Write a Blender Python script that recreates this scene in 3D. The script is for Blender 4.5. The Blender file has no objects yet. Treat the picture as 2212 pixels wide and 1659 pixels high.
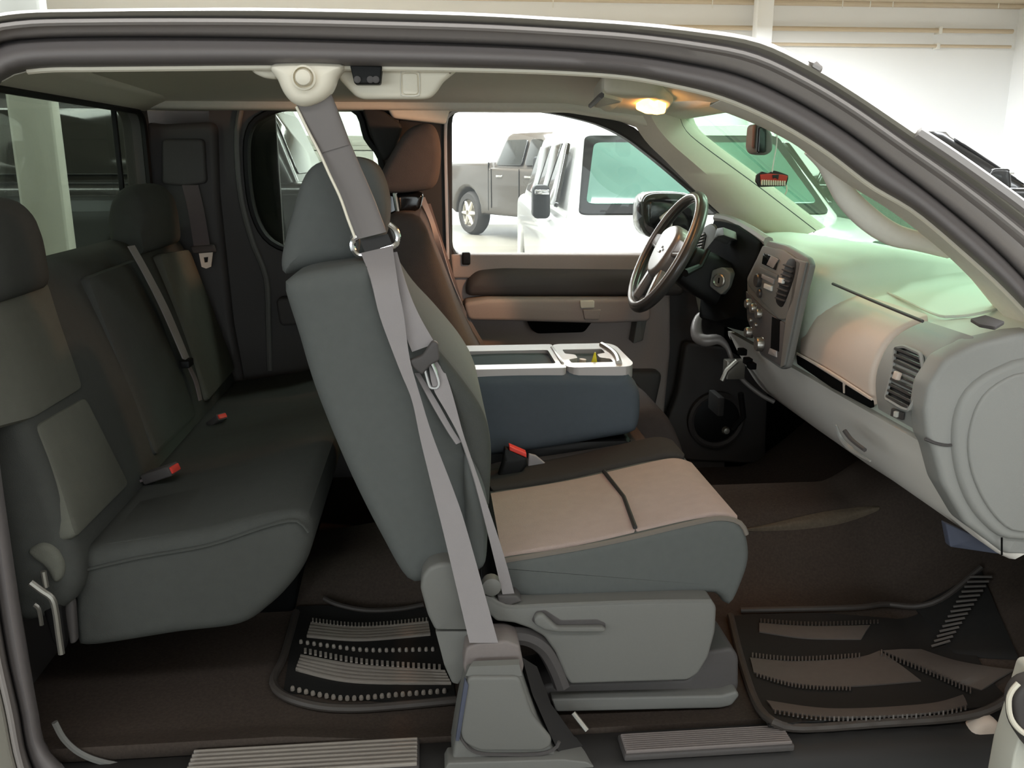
import bpy, bmesh, math, random
from mathutils import Vector, Matrix
random.seed(7)
SC = bpy.context.scene
COL = SC.collection

# ------------------------------------------------------------------ camera, light, exposure
W, H, F = 2212.0, 1659.0, 1900.0
EYE = Vector((0.0, -1.40, 1.55))
YAW = math.atan(0.0900)
PIT = math.atan((829.5 - 345.0) / F)
FWD = Vector((math.sin(YAW) * math.cos(PIT), math.cos(YAW) * math.cos(PIT), -math.sin(PIT)))
RGT = Vector((math.cos(YAW), -math.sin(YAW), 0.0))
UPV = RGT.cross(FWD)
cd = bpy.data.cameras.new('camera')
cd.sensor_width = 36.0
cd.lens = F / W * 36.0
cd.clip_start = 0.02
cam = bpy.data.objects.new('camera', cd)
COL.objects.link(cam)
cam.matrix_world = Matrix((
    (RGT.x, UPV.x, -FWD.x, EYE.x), (RGT.y, UPV.y, -FWD.y, EYE.y), (RGT.z, UPV.z, -FWD.z, EYE.z), (0, 0, 0, 1)))
SC.camera = cam
SC.view_settings.view_transform = 'Standard'
SC.view_settings.look = 'None'
SC.view_settings.gamma = 1.0
SC.view_settings.use_curve_mapping = False
SC.view_settings.exposure = -0.2
SC.cycles.use_denoising = True
SC.cycles.max_bounces = 8
SC.cycles.diffuse_bounces = 5
SC.cycles.glossy_bounces = 4
SC.cycles.transmission_bounces = 6
SC.cycles.transparent_max_bounces = 16
SC.cycles.sample_clamp_indirect = 4.0
SC.cycles.caustics_reflective = False
SC.cycles.caustics_refractive = False
wd = bpy.data.worlds.new('world')
SC.world = wd
wd.use_nodes = True
wd.node_tree.nodes['Background'].inputs[0].default_value = (1.0, 0.95, 0.86, 1)
wd.node_tree.nodes['Background'].inputs[1].default_value = 0.35


def area(name, loc, sx, sy, power, color, rot=(0, 0, 0)):
    l = bpy.data.lights.new(name, 'AREA')
    l.shape = 'RECTANGLE'
    l.size, l.size_y, l.energy, l.color = sx, sy, power, color
    o = bpy.data.objects.new(name, l)
    COL.objects.link(o)
    o.location = loc
    o.rotation_euler = rot
    return o


WARMW = (0.91, 0.96, 1.0)
LIGHT_ROWS = [(-3.4, 280), (4.0, 800), (10.0, 1900), (16.3, 4600)]   # ceiling lamp rows: y, watts
for ly, pw in LIGHT_ROWS:
    area('ceiling_lamp_light', (1.5, ly, 4.55), 15.0, 0.5, pw, WARMW)

side_fill = area('camera_side_fill', (-6.3, -7.4, 1.45), 7.0, 2.4, 280, (0.84, 0.95, 1.0))     # unseen fill light added behind the camera to brighten the cab
side_fill.rotation_euler = Vector((.66, .75, -.02)).to_track_quat('-Z', 'Y').to_euler()
area('camera_side_fill', (2.6, -9.6, 1.7), 7.0, 3.0, 170, (0.84, 0.95, 1.0), (math.radians(90), 0, 0))  # second added fill light, straight from the camera side
area('dash_fill_light', (6.5, 1.0, 4.55), 5.0, 3.0, 760, (0.94, 0.98, 1.0))            # added fill through the windshield to brighten the dash top, no fixture

# ------------------------------------------------------------------ projection helpers (pixel of the photo -> point on a real plane)


def ray(px, py):
    return FWD * F + RGT * (px - W / 2) - UPV * (py - H / 2)


def PP(px, py, pt, nrm):
    d = ray(px, py)
    t = (Vector(pt) - EYE).dot(nrm) / d.dot(nrm)
    return EYE + d * t


def P(px, py, Y):
    d = ray(px, py)
    return EYE + d * ((Y - EYE.y) / d.y)


def PX(px, py, X):
    d = ray(px, py)
    return EYE + d * ((X - EYE.x) / d.x)


def PZ(px, py, Z):
    d = ray(px, py)
    return EYE + d * ((Z - EYE.z) / d.z)


def tumble(z):
    return 0.02 + max(0.0, z - 1.2) * 0.22


def PT(px, py, dy):
    Y = 0.1
    for _ in range(6):
        p = P(px, py, Y)
        Y = tumble(p.z) + dy
    return P(px, py, Y)


def xz(poly, Y):
    r = []
    for a in poly:
        p = P(a[0], a[1], Y)
        r.append((p.x, p.z))
    return r

# ------------------------------------------------------------------ curves


def cat(p0, p1, p2, p3, t):
    return tuple(0.5 * (2 * b + (c - a) * t + (2 * a - 5 * b + 4 * c - d) * t * t + (3 * b - a - 3 * c + d) * t ** 3)
                 for a, b, c, d in zip(p0, p1, p2, p3))


def spline(pts, n, closed=False):
    m = len(pts)
    dense = []
    segs = m if closed else m - 1
    for i in range(segs):
        if closed:
            q = [pts[(i + k) % m] for k in (-1, 0, 1, 2)]
        else:
            q = [pts[max(0, min(m - 1, i + k))] for k in (-1, 0, 1, 2)]
        for k in range(12):
            dense.append(cat(*q, k / 12))
    dense.append(tuple(pts[0]) if closed else tuple(pts[-1]))
    L = [0]
    for a, b in zip(dense, dense[1:]):
        L.append(L[-1] + math.dist(a, b))
    out = []
    j = 0
    cnt = n if closed else n - 1
    for i in range(n):
        s = L[-1] * i / cnt
        while j < len(L) - 2 and L[j + 1] < s:
            j += 1
        f = (s - L[j]) / max(1e-9, L[j + 1] - L[j])
        out.append(tuple(a + (b - a) * f for a, b in zip(dense[j], dense[j + 1])))
    return out


def fillet(poly, r, seg=4):
    """Round the corners of a closed 2-D polygon."""
    n = len(poly)
    out = []
    for i in range(n):
        a, b, c = Vector(poly[i - 1]), Vector(poly[i]), Vector(poly[(i + 1) % n])
        u, v = (a - b), (c - b)
        lu, lv = u.length, v.length
        if lu < 1e-9 or lv < 1e-9:
            continue
        u /= lu
        v /= lv
        d = min(r, lu * 0.45, lv * 0.45)
        p, q = b + u * d, b + v * d
        for k in range(seg + 1):
            t = k / seg
            out.append(tuple(p * (1 - t) ** 2 + b * 2 * t * (1 - t) + q * t * t))
    return out


def orient(poly):
    s = sum(a[0] * b[1] - b[0] * a[1] for a, b in zip(poly, poly[1:] + poly[:1]))
    return poly if s > 0 else poly[::-1]


def _segdist(p, a, b):
    ex, ey = b[0] - a[0], b[1] - a[1]
    L = ex * ex + ey * ey
    t = 0 if L < 1e-18 else max(0, min(1, ((p[0] - a[0]) * ex + (p[1] - a[1]) * ey) / L))
    return math.hypot(p[0] - a[0] - t * ex, p[1] - a[1] - t * ey)


def inset(poly, d):
    """Offset a closed outline inwards by d; vertices that end up too near the old outline are bridged."""
    n = len(poly)
    out = []
    for i in range(n):
        a, b, c = poly[i - 1], poly[i], poly[(i + 1) % n]
        t1, t2 = Vector((b[0] - a[0], b[1] - a[1])), Vector((c[0] - b[0], c[1] - b[1]))
        if t1.length < 1e-9:
            t1 = t2.copy()
        if t2.length < 1e-9:
            t2 = t1.copy()
        if t1.length < 1e-9:
            out.append(b)
            continue
        t1.normalize()
        t2.normalize()
        t = t1 + t2
        if t.length < 1e-6:
            t = t1
        k = max(.55, t.length / 2)
        t.normalize()
        out.append((b[0] - t.y * d / k, b[1] + t.x * d / k))
    if d <= 0 or n < 5:
        return out
    E = list(zip(poly, poly[1:] + poly[:1]))
    ok = [min(_segdist(p, a, b) for a, b in E) >= d * .96 for p in out]
    if all(ok) or sum(ok) < 3:
        return out
    good = [i for i in range(n) if ok[i]]
    for gi, i in enumerate(good):
        j = good[(gi + 1) % len(good)]
        m = (j - i) % n
        for k in range(1, m):
            f = k / m
            out[(i + k) % n] = (out[i][0] * (1 - f) + out[j][0] * f, out[i][1] * (1 - f) + out[j][1] * f)
    return out


def simple(poly):
    n = len(poly)

    def cr(o, a, b):
        return (a[0] - o[0]) * (b[1] - o[1]) - (a[1] - o[1]) * (b[0] - o[0])
    for i in range(n):
        a, b = poly[i], poly[(i + 1) % n]
        for j in range(i + 2, n):
            if i == 0 and j == n - 1:
                continue
            c, d_ = poly[j], poly[(j + 1) % n]
            if cr(a, b, c) * cr(a, b, d_) < 0 and cr(c, d_, a) * cr(c, d_, b) < 0:
                return False
    return True


# ------------------------------------------------------------------ geometry: (verts, faces)


def loft(rings, closed=True, caps=True):
    n = len(rings[0])
    v = [Vector(p) for r in rings for p in r]
    f = []
    for i in range(len(rings) - 1):
        for j in range(n if closed else n - 1):
            k = (j + 1) % n
            f.append((i * n + j, i * n + k, (i + 1) * n + k, (i + 1) * n + j))
    if caps and closed:
        f.append(tuple(range(n))[::-1])
        f.append(tuple((len(rings) - 1) * n + j for j in range(n)))
    return v, f


XZF = (Vector((0, 0, 0)), Vector((1, 0, 0)), Vector((0, 0, 1)), Vector((0, 1, 0)))


def soft(poly, a, b, r=0.01, seg=3, frame=XZF, r2=None):
    """Prism of a 2-D outline between a and b along w, with rounded rims."""
    o, u, v, w = frame
    poly = orient([tuple(p) for p in poly])
    if a > b:
        a, b = b, a
    r2 = r if r2 is None else r2
    lim = (b - a) * 0.499
    for _ in range(8):
        if max(r, r2) < 1e-4 or simple(inset(poly, max(min(r, lim), min(r2, lim)))):
            break
        r, r2 = r * .7, r2 * .7
    ra, rb = min(r, lim), min(r2, lim)
    prof = []
    if ra > 1e-6:
        for k in range(seg + 1):
            t = math.pi / 2 * k / seg
            prof.append((a + ra * (1 - math.cos(t)), ra * (1 - math.sin(t))))
    else:
        prof.append((a, 0))
    if rb > 1e-6:
        for k in range(seg, -1, -1):
            t = math.pi / 2 * k / seg
            prof.append((b - rb * (1 - math.cos(t)), rb * (1 - math.sin(t))))
    else:
        prof.append((b, 0))
    rings = []
    for z, d in prof:
        q = inset(poly, d) if d > 1e-7 else poly
        rings.append([o + u * p[0] + v * p[1] + w * z for p in q])
    return loft(rings)


def plane_frame(pt, nrm, up=Vector((0, 0, 1))):
    w = Vector(nrm).normalized()
    v = (up - w * up.dot(w)).normalized()
    u = v.cross(w)
    return (Vector(pt), u, v, w)


def patch(pix, frame, a, b, r=0.004, cr=0.0, sm=0, seg=2):
    """A panel whose outline is read off the photo on the plane of `frame`."""
    o, u, v, w = frame
    q = []
    for p in pix:
        d = PP(p[0], p[1], o, w) - o
        q.append((d.dot(u), d.dot(v)))
    if sm:
        q = spline(q, sm, True)
    elif cr:
        q = fillet(q, cr)
    return soft(q, a, b, r, seg, frame)


def box(x0, x1, y0, y1, z0, z1, r=0.004):
    q = [(x0, z0), (x1, z0), (x1, z1), (x0, z1)]
    if r > 0:
        q = fillet(q, r, 2)
    return soft(q, y0, y1, r, 2)


def tube(path, r, n=8, closed=False, caps=True):
    pts = [Vector(p) for p in path]
    m = len(pts)
    rad = r if isinstance(r, (list, tuple)) else [r] * m
    rings = []
    prev = None
    for i in range(m):
        if closed:
            t = pts[(i + 1) % m] - pts[i - 1]
        else:
            t = pts[min(m - 1, i + 1)] - pts[max(0, i - 1)]
        t.normalize()
        if prev is None:
            a = Vector((0, 0, 1)) if abs(t.z) < 0.9 else Vector((1, 0, 0))
        else:
            a = prev
        a = (a - t * a.dot(t)).normalized()
        prev = a
        b = t.cross(a)
        rings.append([pts[i] + (a * math.cos(2 * math.pi * k / n) + b * math.sin(2 * math.pi * k / n)) * rad[i] for k in range(n)])
    if closed:
        rings.append(rings[0])
        return loft(rings, True, False)
    return loft(rings, True, caps)


def ribbon(left, right, th=0.0016, nrm=None):
    """A strap between two edge lines (3-D), with thickness."""
    rings = []
    m = len(left)
    for i in range(m):
        l, r = Vector(left[i]), Vector(right[i])
        t = Vector(left[min(m - 1, i + 1)]) - Vector(left[max(0, i - 1)])
        w = (r - l)
        nn = w.cross(t)
        nn = nn.normalized() * th if nn.length > 1e-9 else Vector((0, -th, 0))
        rings.append([l + nn, r + nn, r - nn, l - nn])
    return loft(rings)


def sheet(lines, th=0.0, off=None):
    """Open surface through several lines of equal length; th gives it thickness along off."""
    n = len(lines[0])
    v = [Vector(p) for l in lines for p in l]
    f = []
    for i in range(len(lines) - 1):
        for j in range(n - 1):
            f.append((i * n + j, i * n + j + 1, (i + 1) * n + j + 1, (i + 1) * n + j))
    if th:
        off = Vector(off or (0, 1, 0)) * th
        m = len(v)
        k = len(lines)
        v = v + [p + off for p in v]
        f2 = [tuple(i + m for i in q[::-1]) for q in f]
        e = [(j, j + 1) for j in range(n - 1)]
        rim = []
        for j in range(n - 1):
            rim.append((j, m + j, m + j + 1, j + 1))
            b = (k - 1) * n
            rim.append((b + j, b + j + 1, m + b + j + 1, m + b + j))
        for i in range(k - 1):
            a, b = i * n, (i + 1) * n
            rim.append((a, b, m + b, m + a))
            a, b = i * n + n - 1, (i + 1) * n + n - 1
            rim.append((a, m + a, m + b, b))
        f = f + f2 + rim
    return v, f


def holed(outer, inner, a, b, frame=XZF, n=72, r=0.006):
    """Panel with one opening: both outlines star shaped about the opening's middle."""
    cx = sum(p[0] for p in inner) / len(inner)
    cy = sum(p[1] for p in inner) / len(inner)

    def cast(poly, t):
        d = (math.cos(t), math.sin(t))
        best = None
        for p, q in zip(poly, poly[1:] + poly[:1]):
            ex, ey = q[0] - p[0], q[1] - p[1]
            den = d[0] * ey - d[1] * ex
            if abs(den) < 1e-12:
                continue
            px, py = p[0] - cx, p[1] - cy
            s = (px * ey - py * ex) / den
            k = (px * d[1] - py * d[0]) / den
            if s > 0 and -1e-9 <= k <= 1 + 1e-9 and (best is None or s < best):
                best = s
        best = best or 0.01
        return (cx + d[0] * best, cy + d[1] * best)
    angs = sorted(set([round(2 * math.pi * i / n, 6) for i in range(n)] + [round(math.atan2(p[1] - cy, p[0] - cx) % (2 * math.pi), 6) for p in list(outer) + list(inner)]))
    O = [cast(outer, t) for t in angs]
    I = [cast(inner, t) for t in angs]
    I2 = inset(I, -r)
    o, u, v, w = frame

    def ring(q, z):
        return [o + u * p[0] + v * p[1] + w * z for p in q]
    rings = [ring(O, b), ring(O, a), ring(I2, a), ring(I, a + r), ring(I, b), ring(O, b)]
    return loft(rings, True, False)


def lathe(prof, frame, n=24):
    """prof: (radius, height) pairs round w."""
    o, u, v, w = frame
    rings = []
    for k in range(n):
        t = 2 * math.pi * k / n
        d = u * math.cos(t) + v * math.sin(t)
        rings.append([o + d * p[0] + w * p[1] for p in prof])
    rings.append(rings[0])
    return loft(rings, False, False)


def ellipse(cx, cy, rx, ry, n=24, rot=0.0):
    r = []
    for k in range(n):
        t = 2 * math.pi * k / n
        x, y = rx * math.cos(t), ry * math.sin(t)
        r.append((cx + x * math.cos(rot) - y * math.sin(rot), cy + x * math.sin(rot) + y * math.cos(rot)))
    return r


# ------------------------------------------------------------------ materials
def lin(c):
    return tuple((x / 255 / 12.92 if x / 255 <= 0.04045 else ((x / 255 + 0.055) / 1.055) ** 2.4) for x in c) + (1,)


MATS = {}


def mat(name, rgb, rough=0.6, metal=0.0, spec=0.5, nscale=0, var=0.0, bump=0.0, bscale=400, emit=None, estr=0, weave=False, coat=0.0):
    m = bpy.data.materials.new(name)
    m.use_nodes = True
    nt = m.node_tree
    b = nt.nodes['Principled BSDF']
    b.inputs['Base Color'].default_value = lin(rgb)
    b.inputs['Roughness'].default_value = rough
    b.inputs['Metallic'].default_value = metal
    b.inputs['Specular IOR Level'].default_value = spec
    b.inputs['Coat Weight'].default_value = coat
    tc = nt.nodes.new('ShaderNodeTexCoord')
    if var:
        n = nt.nodes.new('ShaderNodeTexNoise')
        n.inputs['Scale'].default_value = nscale
        n.inputs['Detail'].default_value = 4
        nt.links.new(tc.outputs['Object'], n.inputs['Vector'])
        mx = nt.nodes.new('ShaderNodeMix')
        mx.data_type = 'RGBA'
        c = lin(rgb)
        mx.inputs[6].default_value = tuple(x * (1 - var) for x in c[:3]) + (1,)
        mx.inputs[7].default_value = tuple(min(1, x * (1 + var)) for x in c[:3]) + (1,)
        nt.links.new(n.outputs['Fac'], mx.inputs[0])
        nt.links.new(mx.outputs[2], b.inputs['Base Color'])
    if bump:
        if weave:
            n = nt.nodes.new('ShaderNodeTexVoronoi')
        else:
            n = nt.nodes.new('ShaderNodeTexNoise')
        n.inputs['Scale'].default_value = bscale
        nt.links.new(tc.outputs['Object'], n.inputs['Vector'])
        bp = nt.nodes.new('ShaderNodeBump')
        bp.inputs['Strength'].default_value = bump
        bp.inputs['Distance'].default_value = 0.002
        nt.links.new(n.outputs[0], bp.inputs['Height'])
        nt.links.new(bp.outputs[0], b.inputs['Normal'])
    if emit:
        b.inputs['Emission Color'].default_value = lin(emit)
        b.inputs['Emission Strength'].default_value = estr
    MATS[name] = m
    return m


def glassmat(name, tint, gloss=0.08, rough=0.02):
    m = bpy.data.materials.new(name)
    m.use_nodes = True
    nt = m.node_tree
    nt.nodes.remove(nt.nodes['Principled BSDF'])
    tr = nt.nodes.new('ShaderNodeBsdfTransparent')
    tr.inputs[0].default_value = lin(tint)
    gl = nt.nodes.new('ShaderNodeBsdfGlossy')
    gl.inputs['Roughness'].default_value = rough
    lw = nt.nodes.new('ShaderNodeLayerWeight')
    lw.inputs[0].default_value = 0.5
    pw = nt.nodes.new('ShaderNodeMath')
    pw.operation = 'POWER'
    pw.inputs[1].default_value = 5.0
    nt.links.new(lw.outputs['Facing'], pw.inputs[0])
    ml = nt.nodes.new('ShaderNodeMath')
    ml.operation = 'MULTIPLY_ADD'
    ml.inputs[1].default_value = 0.45
    ml.inputs[2].default_value = gloss * 0.3
    nt.links.new(pw.outputs[0], ml.inputs[0])
    mx = nt.nodes.new('ShaderNodeMixShader')
    nt.links.new(ml.outputs[0], mx.inputs[0])
    nt.links.new(tr.outputs[0], mx.inputs[1])
    nt.links.new(gl.outputs[0], mx.inputs[2])
    nt.links.new(mx.outputs[0], nt.nodes['Material Output'].inputs[0])
    MATS[name] = m
    return m


M = MATS
mat('side_cloth', (92, 94, 92), 0.92, spec=0.15, nscale=60, var=0.06, bump=0.25, bscale=900)
mat('console_cloth', (78, 84, 90), .92, spec=.15, nscale=60, var=.06, bump=.25, bscale=900)
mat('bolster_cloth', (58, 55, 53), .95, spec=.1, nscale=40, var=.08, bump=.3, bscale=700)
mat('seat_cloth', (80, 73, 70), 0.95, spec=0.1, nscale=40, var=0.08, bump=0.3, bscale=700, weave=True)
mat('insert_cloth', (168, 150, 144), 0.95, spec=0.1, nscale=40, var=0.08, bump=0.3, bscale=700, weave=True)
mat('rear_cloth', (72, 73, 70), 0.95, spec=0.1, nscale=40, var=0.08, bump=0.3, bscale=700, weave=True)
mat('rear_insert', (100, 100, 92), 0.95, spec=0.1, nscale=40, var=0.08, bump=0.3, bscale=700, weave=True)
mat('piping_cloth', (112, 104, 96), 0.9)
mat('trim_grey', (112, 111, 107), 0.55, spec=0.4, nscale=300, var=0.04, bump=0.08, bscale=1200)
mat('trim_dark', (80, 76, 75), 0.6, spec=0.35, nscale=200, var=0.06, bump=0.08, bscale=1200)
mat('trim_brown', (124, 115, 112), 0.6, spec=0.35, nscale=200, var=0.06, bump=0.08, bscale=1200)
mat('dash_light', (154, 153, 149), 0.55, spec=0.4, nscale=350, var=0.03, bump=0.12, bscale=900)
mat('dash_lower', (236, 229, 221), .55, spec=.4, nscale=350, var=.03, bump=.12, bscale=900)
mat('door_trim', (168, 155, 149), .6, spec=.35, nscale=200, var=.06, bump=.08, bscale=1200)
mat('dash_top', (206, 212, 200), 0.5, spec=0.45, nscale=350, var=0.03, bump=0.12, bscale=900)
mat('dash_tan', (216, 198, 184), 0.5, spec=0.4, nscale=300, var=0.03, bump=0.08, bscale=900)
mat('headliner', (236, 231, 220), 0.95, spec=0.1, nscale=80, var=0.04, bump=0.2, bscale=1500)
mat('pillar_cream', (228, 222, 208), 0.75, spec=0.25, nscale=80, var=0.03)
mat('cream_plastic', (242, 234, 216), 0.5, spec=0.4)
mat('black', (17, 16, 16), 0.55, spec=0.3)
mat('rubber', (34, 33, 32), 0.75, spec=0.3, nscale=90, var=0.15)
mat('black_gloss', (16, 16, 17), 0.15, spec=0.6)
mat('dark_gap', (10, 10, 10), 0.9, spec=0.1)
mat('jamb_paint', (158, 150, 146), 0.38, metal=0.25, spec=0.5, nscale=500, var=0.05)
mat('seal_rubber', (112, 106, 105), 0.5, spec=0.45)
mat('seal_dark', (42, 40, 39), 0.6, spec=0.4)
mat('silver_paint', (158, 153, 143), 0.3, metal=0.4, spec=0.5)
mat('white_paint', (236, 236, 232), 0.25, spec=0.5, coat=0.5)
mat('black_paint', (66, 60, 54), 0.3, metal=0.2, spec=0.5, coat=0.3)
mat('charcoal_paint', (40, 40, 40), 0.3, metal=0.2, spec=0.5, coat=0.3)
mat('chrome', (220, 220, 220), 0.15, metal=1.0)
mat('satin_metal', (170, 166, 160), 0.32, metal=0.9)
mat('steel', (150, 146, 138), 0.4, metal=0.8)
mat('silver_plastic', (170, 163, 160), 0.4, metal=0.3, spec=0.5)
mat('wheel_silver', (158, 151, 149), 0.35, metal=0.45, spec=0.5)
mat('wheel_rim_grip', (66, 63, 62), 0.28, spec=0.6)
mat('wheel_brown', (96, 62, 48), 0.45, spec=0.4)
mat('webbing', (150, 144, 144), 0.8, spec=0.2, nscale=30, var=0.04, bump=0.3, bscale=1500)
mat('webbing_dark', (110, 100, 100), 0.8, spec=0.2, nscale=30, var=0.04, bump=0.3, bscale=1500)
mat('sleeve_plastic', (124, 118, 116), 0.55, spec=0.35)
mat('carpet', (76, 67, 61), 1.0, spec=0.05, nscale=160, var=0.35, bump=0.6, bscale=900)
mat('carpet_lit', (104, 93, 80), 1.0, spec=.05, nscale=120, var=.3, bump=.6, bscale=900)  # carpet colour lightened to imitate lamp light on the ridge
mat('mat_rubber', (66, 60, 56), 0.55, spec=0.4, nscale=60, var=0.15)
mat('mat_rib', (90, 84, 80), .55, spec=.4, nscale=60, var=.12)
mat('mat_pale', (150, 142, 134), 0.5, spec=0.4, nscale=60, var=0.08)
mat('red', (230, 70, 60), 0.45, spec=0.4)
mat('red_flag', (190, 62, 50), 0.7)
mat('orange', (200, 96, 50), 0.5)
mat('yellow', (226, 204, 30), 0.5)
mat('cream_paper', (226, 220, 196), 0.7)
mat('white_plastic', (230, 228, 220), 0.4)
mat('tan_plastic', (190, 170, 150), 0.5)
mat('mirror_glass', (200, 206, 204), 0.03, metal=1.0)
mat('blue_card', (74, 78, 94), 0.7)
mat('door_white', (214, 212, 200), 0.4, spec=0.5)
mat('teal_glass', (98, 134, 122), 0.08, spec=0.8, nscale=1.5, var=0.4)
mat('dark_glass', (44, 44, 42), 0.08, spec=0.5)
mat('tyre', (44, 40, 37), 0.85)
mat('rim_silver', (206, 200, 188), 0.3, metal=0.6)
mat('tail_red', (120, 50, 40), 0.3)
mat('wall_white', (243, 244, 244), 0.8, spec=0.2, nscale=0.6, var=0.02)
mat('wall_beige', (206, 190, 166), 0.8, spec=0.2, nscale=2, var=0.03)
mat('garage_floor', (118, 113, 102), 0.35, spec=0.5, nscale=0.9, var=0.07)
mat('ceiling_paint', (196, 182, 160), 0.85, spec=0.2, nscale=2, var=0.03)
mat('grey_wall', (205, 206, 198), 0.8, nscale=2, var=0.03)
mat('garage_door', (150, 148, 140), 0.6, nscale=2, var=0.03)
mat('lamp_tube', (255, 250, 236), 0.5, emit=(255, 244, 220), estr=6)
mat('dome_lens', (255, 210, 150), 0.4, emit=(255, 176, 92), estr=9)
glassmat('clear_glass', (250, 252, 250), 0.06)
glassmat('windshield_glass', (214, 234, 218), 0.10)
glassmat('rear_glass', (204, 210, 200), 0.10)
glassmat('privacy_glass', (206, 212, 204), 0.10)

# ------------------------------------------------------------------ objects


def link_mesh(name, geos, material, parent=None, sharp=35, smooth=True):
    if isinstance(geos, tuple):
        geos = [geos]
    vs, fs = [], []
    for v, f in geos:
        b = len(vs)
        vs.extend(tuple(p) for p in v)
        fs.extend(tuple(i + b for i in q) for q in f)
    me = bpy.data.meshes.new(name)
    me.from_pydata(vs, [], fs)
    me.validate(verbose=False)
    bm = bmesh.new()
    bm.from_mesh(me)
    bmesh.ops.remove_doubles(bm, verts=bm.verts, dist=1e-6)
    bmesh.ops.recalc_face_normals(bm, faces=bm.faces)
    bm.to_mesh(me)
    bm.free()
    if smooth:
        me.polygons.foreach_set('use_smooth', [True] * len(me.polygons))
        me.set_sharp_from_angle(angle=math.radians(sharp))
    me.materials.append(MATS[material] if isinstance(material, str) else material)
    o = bpy.data.objects.new(name, me)
    COL.objects.link(o)
    if parent is not None:
        o.parent = parent
        top = parent
        while top.parent is not None:
            top = top.parent
        if parent.type == 'EMPTY' and not parent.get('_local'):
            o.matrix_parent_inverse = Matrix.Translation(-parent.location)
    return o


def thing(name, label, cat_, loc=(0, 0, 0), group=None, local=False, rz=0.0):
    o = bpy.data.objects.new(name, None)
    COL.objects.link(o)
    o.location = loc
    o.rotation_euler = (0, 0, rz)
    o.empty_display_size = 0.05
    o['label'] = label
    o['category'] = cat_
    if group:
        o['group'] = group
    if local:
        o['_local'] = 1
    return o


def tag(o, label, cat_, group=None):
    o['label'] = label
    o['category'] = cat_
    if group:
        o['group'] = group
    return o


def struct(name, geo, material, parent=None, label=None, sharp=35):
    o = link_mesh(name, geo, material, parent, sharp)
    if parent is None:
        o['kind'] = 'structure'
    if label:
        o['label'] = label
    return o


def part(name, geo, material, parent, label=None, sharp=35, stuff=False):
    o = link_mesh(name, geo, material, parent, sharp)
    if label:
        o['label'] = label
    if stuff:
        o['kind'] = 'stuff'
    return o


def pxsoft(pix, Y, y0, y1, r=0.02, sm=64, cr=0.0, seg=4, r2=None):
    q = xz(pix, Y)
    if sm:
        q = spline(q, sm, True)
    elif cr:
        q = fillet(q, cr)
    return soft(q, y0, y1, r, seg, XZF, r2)

# ================================================================== the garage
GX0, GX1, GY0, GY1, GZ = -9.0, 14.5, -10.0, 20.6, 5.2
struct('floor', box(GX0, GX1, GY0, GY1, -0.1, 0.0, 0), 'garage_floor')
struct('wall_back', box(GX0, GX1, GY1, GY1 + 0.15, 0, GZ, 0), 'wall_white')
struct('wall_left', box(GX0 - 0.15, GX0, GY0, GY1, 0, GZ, 0), 'grey_wall')
struct('wall_right', box(GX1, GX1 + 0.15, GY0, GY1, 0, GZ, 0), 'wall_white')
struct('wall_front', box(GX0, GX1, GY0 - 0.15, GY0, 0, GZ, 0), 'wall_white')
struct('ceiling', box(GX0, GX1, GY0, GY1, GZ, GZ + 0.12, 0), 'ceiling_paint')
for i, (ly, pw) in enumerate(LIGHT_ROWS):
    lt = thing('ceiling_lamp', ['long strip lamp on the ceiling behind the open door side', 'long strip lamp on the ceiling above the white truck',
                                'long strip lamp on the ceiling midway to the back wall', 'long strip lamp on the ceiling close to the back wall'][i],
               'lamp', (1.5, ly, 4.75), 'ceiling strip lamps')
    part('lamp_housing', box(-6.0, 9.0, ly - 0.14, ly + 0.14, 4.68, 4.78), 'white_plastic', lt)
    for k in range(6):
        x0 = -6.0 + k * 2.5
        part('lamp_tube', tube([(x0 + 0.05, ly, 4.655), (x0 + 2.45, ly, 4.655)], 0.018, 8), 'lamp_tube', lt)
    for k in range(4):
        x0 = -5.5 + k * 4.6
        part('hanger_rod', tube([(x0, ly, 4.77), (x0, ly, GZ)], 0.012, 6), 'steel', lt)
# wall beam, pipes and post high on the back wall
wz = lambda px, py, Y=20.5: P(px, py, Y).z
struct('trim_1', box(GX0, GX1, 20.3, 20.6, wz(1900, 14), GZ, 0.01), 'wall_beige')
for k, (px) in enumerate((1540, 1822, 1882, 1931, 2160, 1195)):
    p = P(px, 0, 20.2)
    o = link_mesh('hanger_rod', tube([(p.x, 20.22, wz(px, 22)), (p.x, 20.22, GZ)], 0.012, 6), 'white_plastic')
    tag(o, ['thin white rod hanging left of the white post high on the back wall', 'thin white rod on the beige beam, first one right of the white post',
            'thin white rod on the beige beam, second one right of the white post', 'thin white rod on the beige beam, third one right of the white post',
            'thin white rod on the beige beam above the dark vehicle at far right', 'thin white rod on the beige beam above the middle of the roof edge'][k], 'rod', 'rods on the ceiling beam')
for nm, y0, y1, lab in (('pipe', 60, 70, 'upper beige pipe along the white back wall above the windshield pillar'),
                        ('pipe', 95, 102, 'lower thin beige pipe along the white back wall above the windshield pillar')):
    z0, z1 = wz(1900, y1), wz(1900, y0)
    t = thing(nm, lab, 'pipe', (2, 20.4, z0))
    part('pipe_run', tube([(GX0 + .2, 20.45, (z0 + z1) / 2), (GX1 - .2, 20.45, (z0 + z1) / 2)], (z1 - z0) / 2, 10), 'wall_beige', t)
    for px in (1300, 2030):
        xx = P(px, 80, 20.4).x
        part('pipe_clamp', box(xx - .04, xx + .04, 20.45 - (z1 - z0) * .7, 20.598, z0 - .03, z1 + .03), 'white_plastic', t)
pp = P(1630, 60, 20.0)
pq = P(1664, 60, 20.0)
o = struct('column_1', box(pp.x, pq.x, 19.85, 20.15, 0, GZ, 0.01), 'wall_white')
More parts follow.
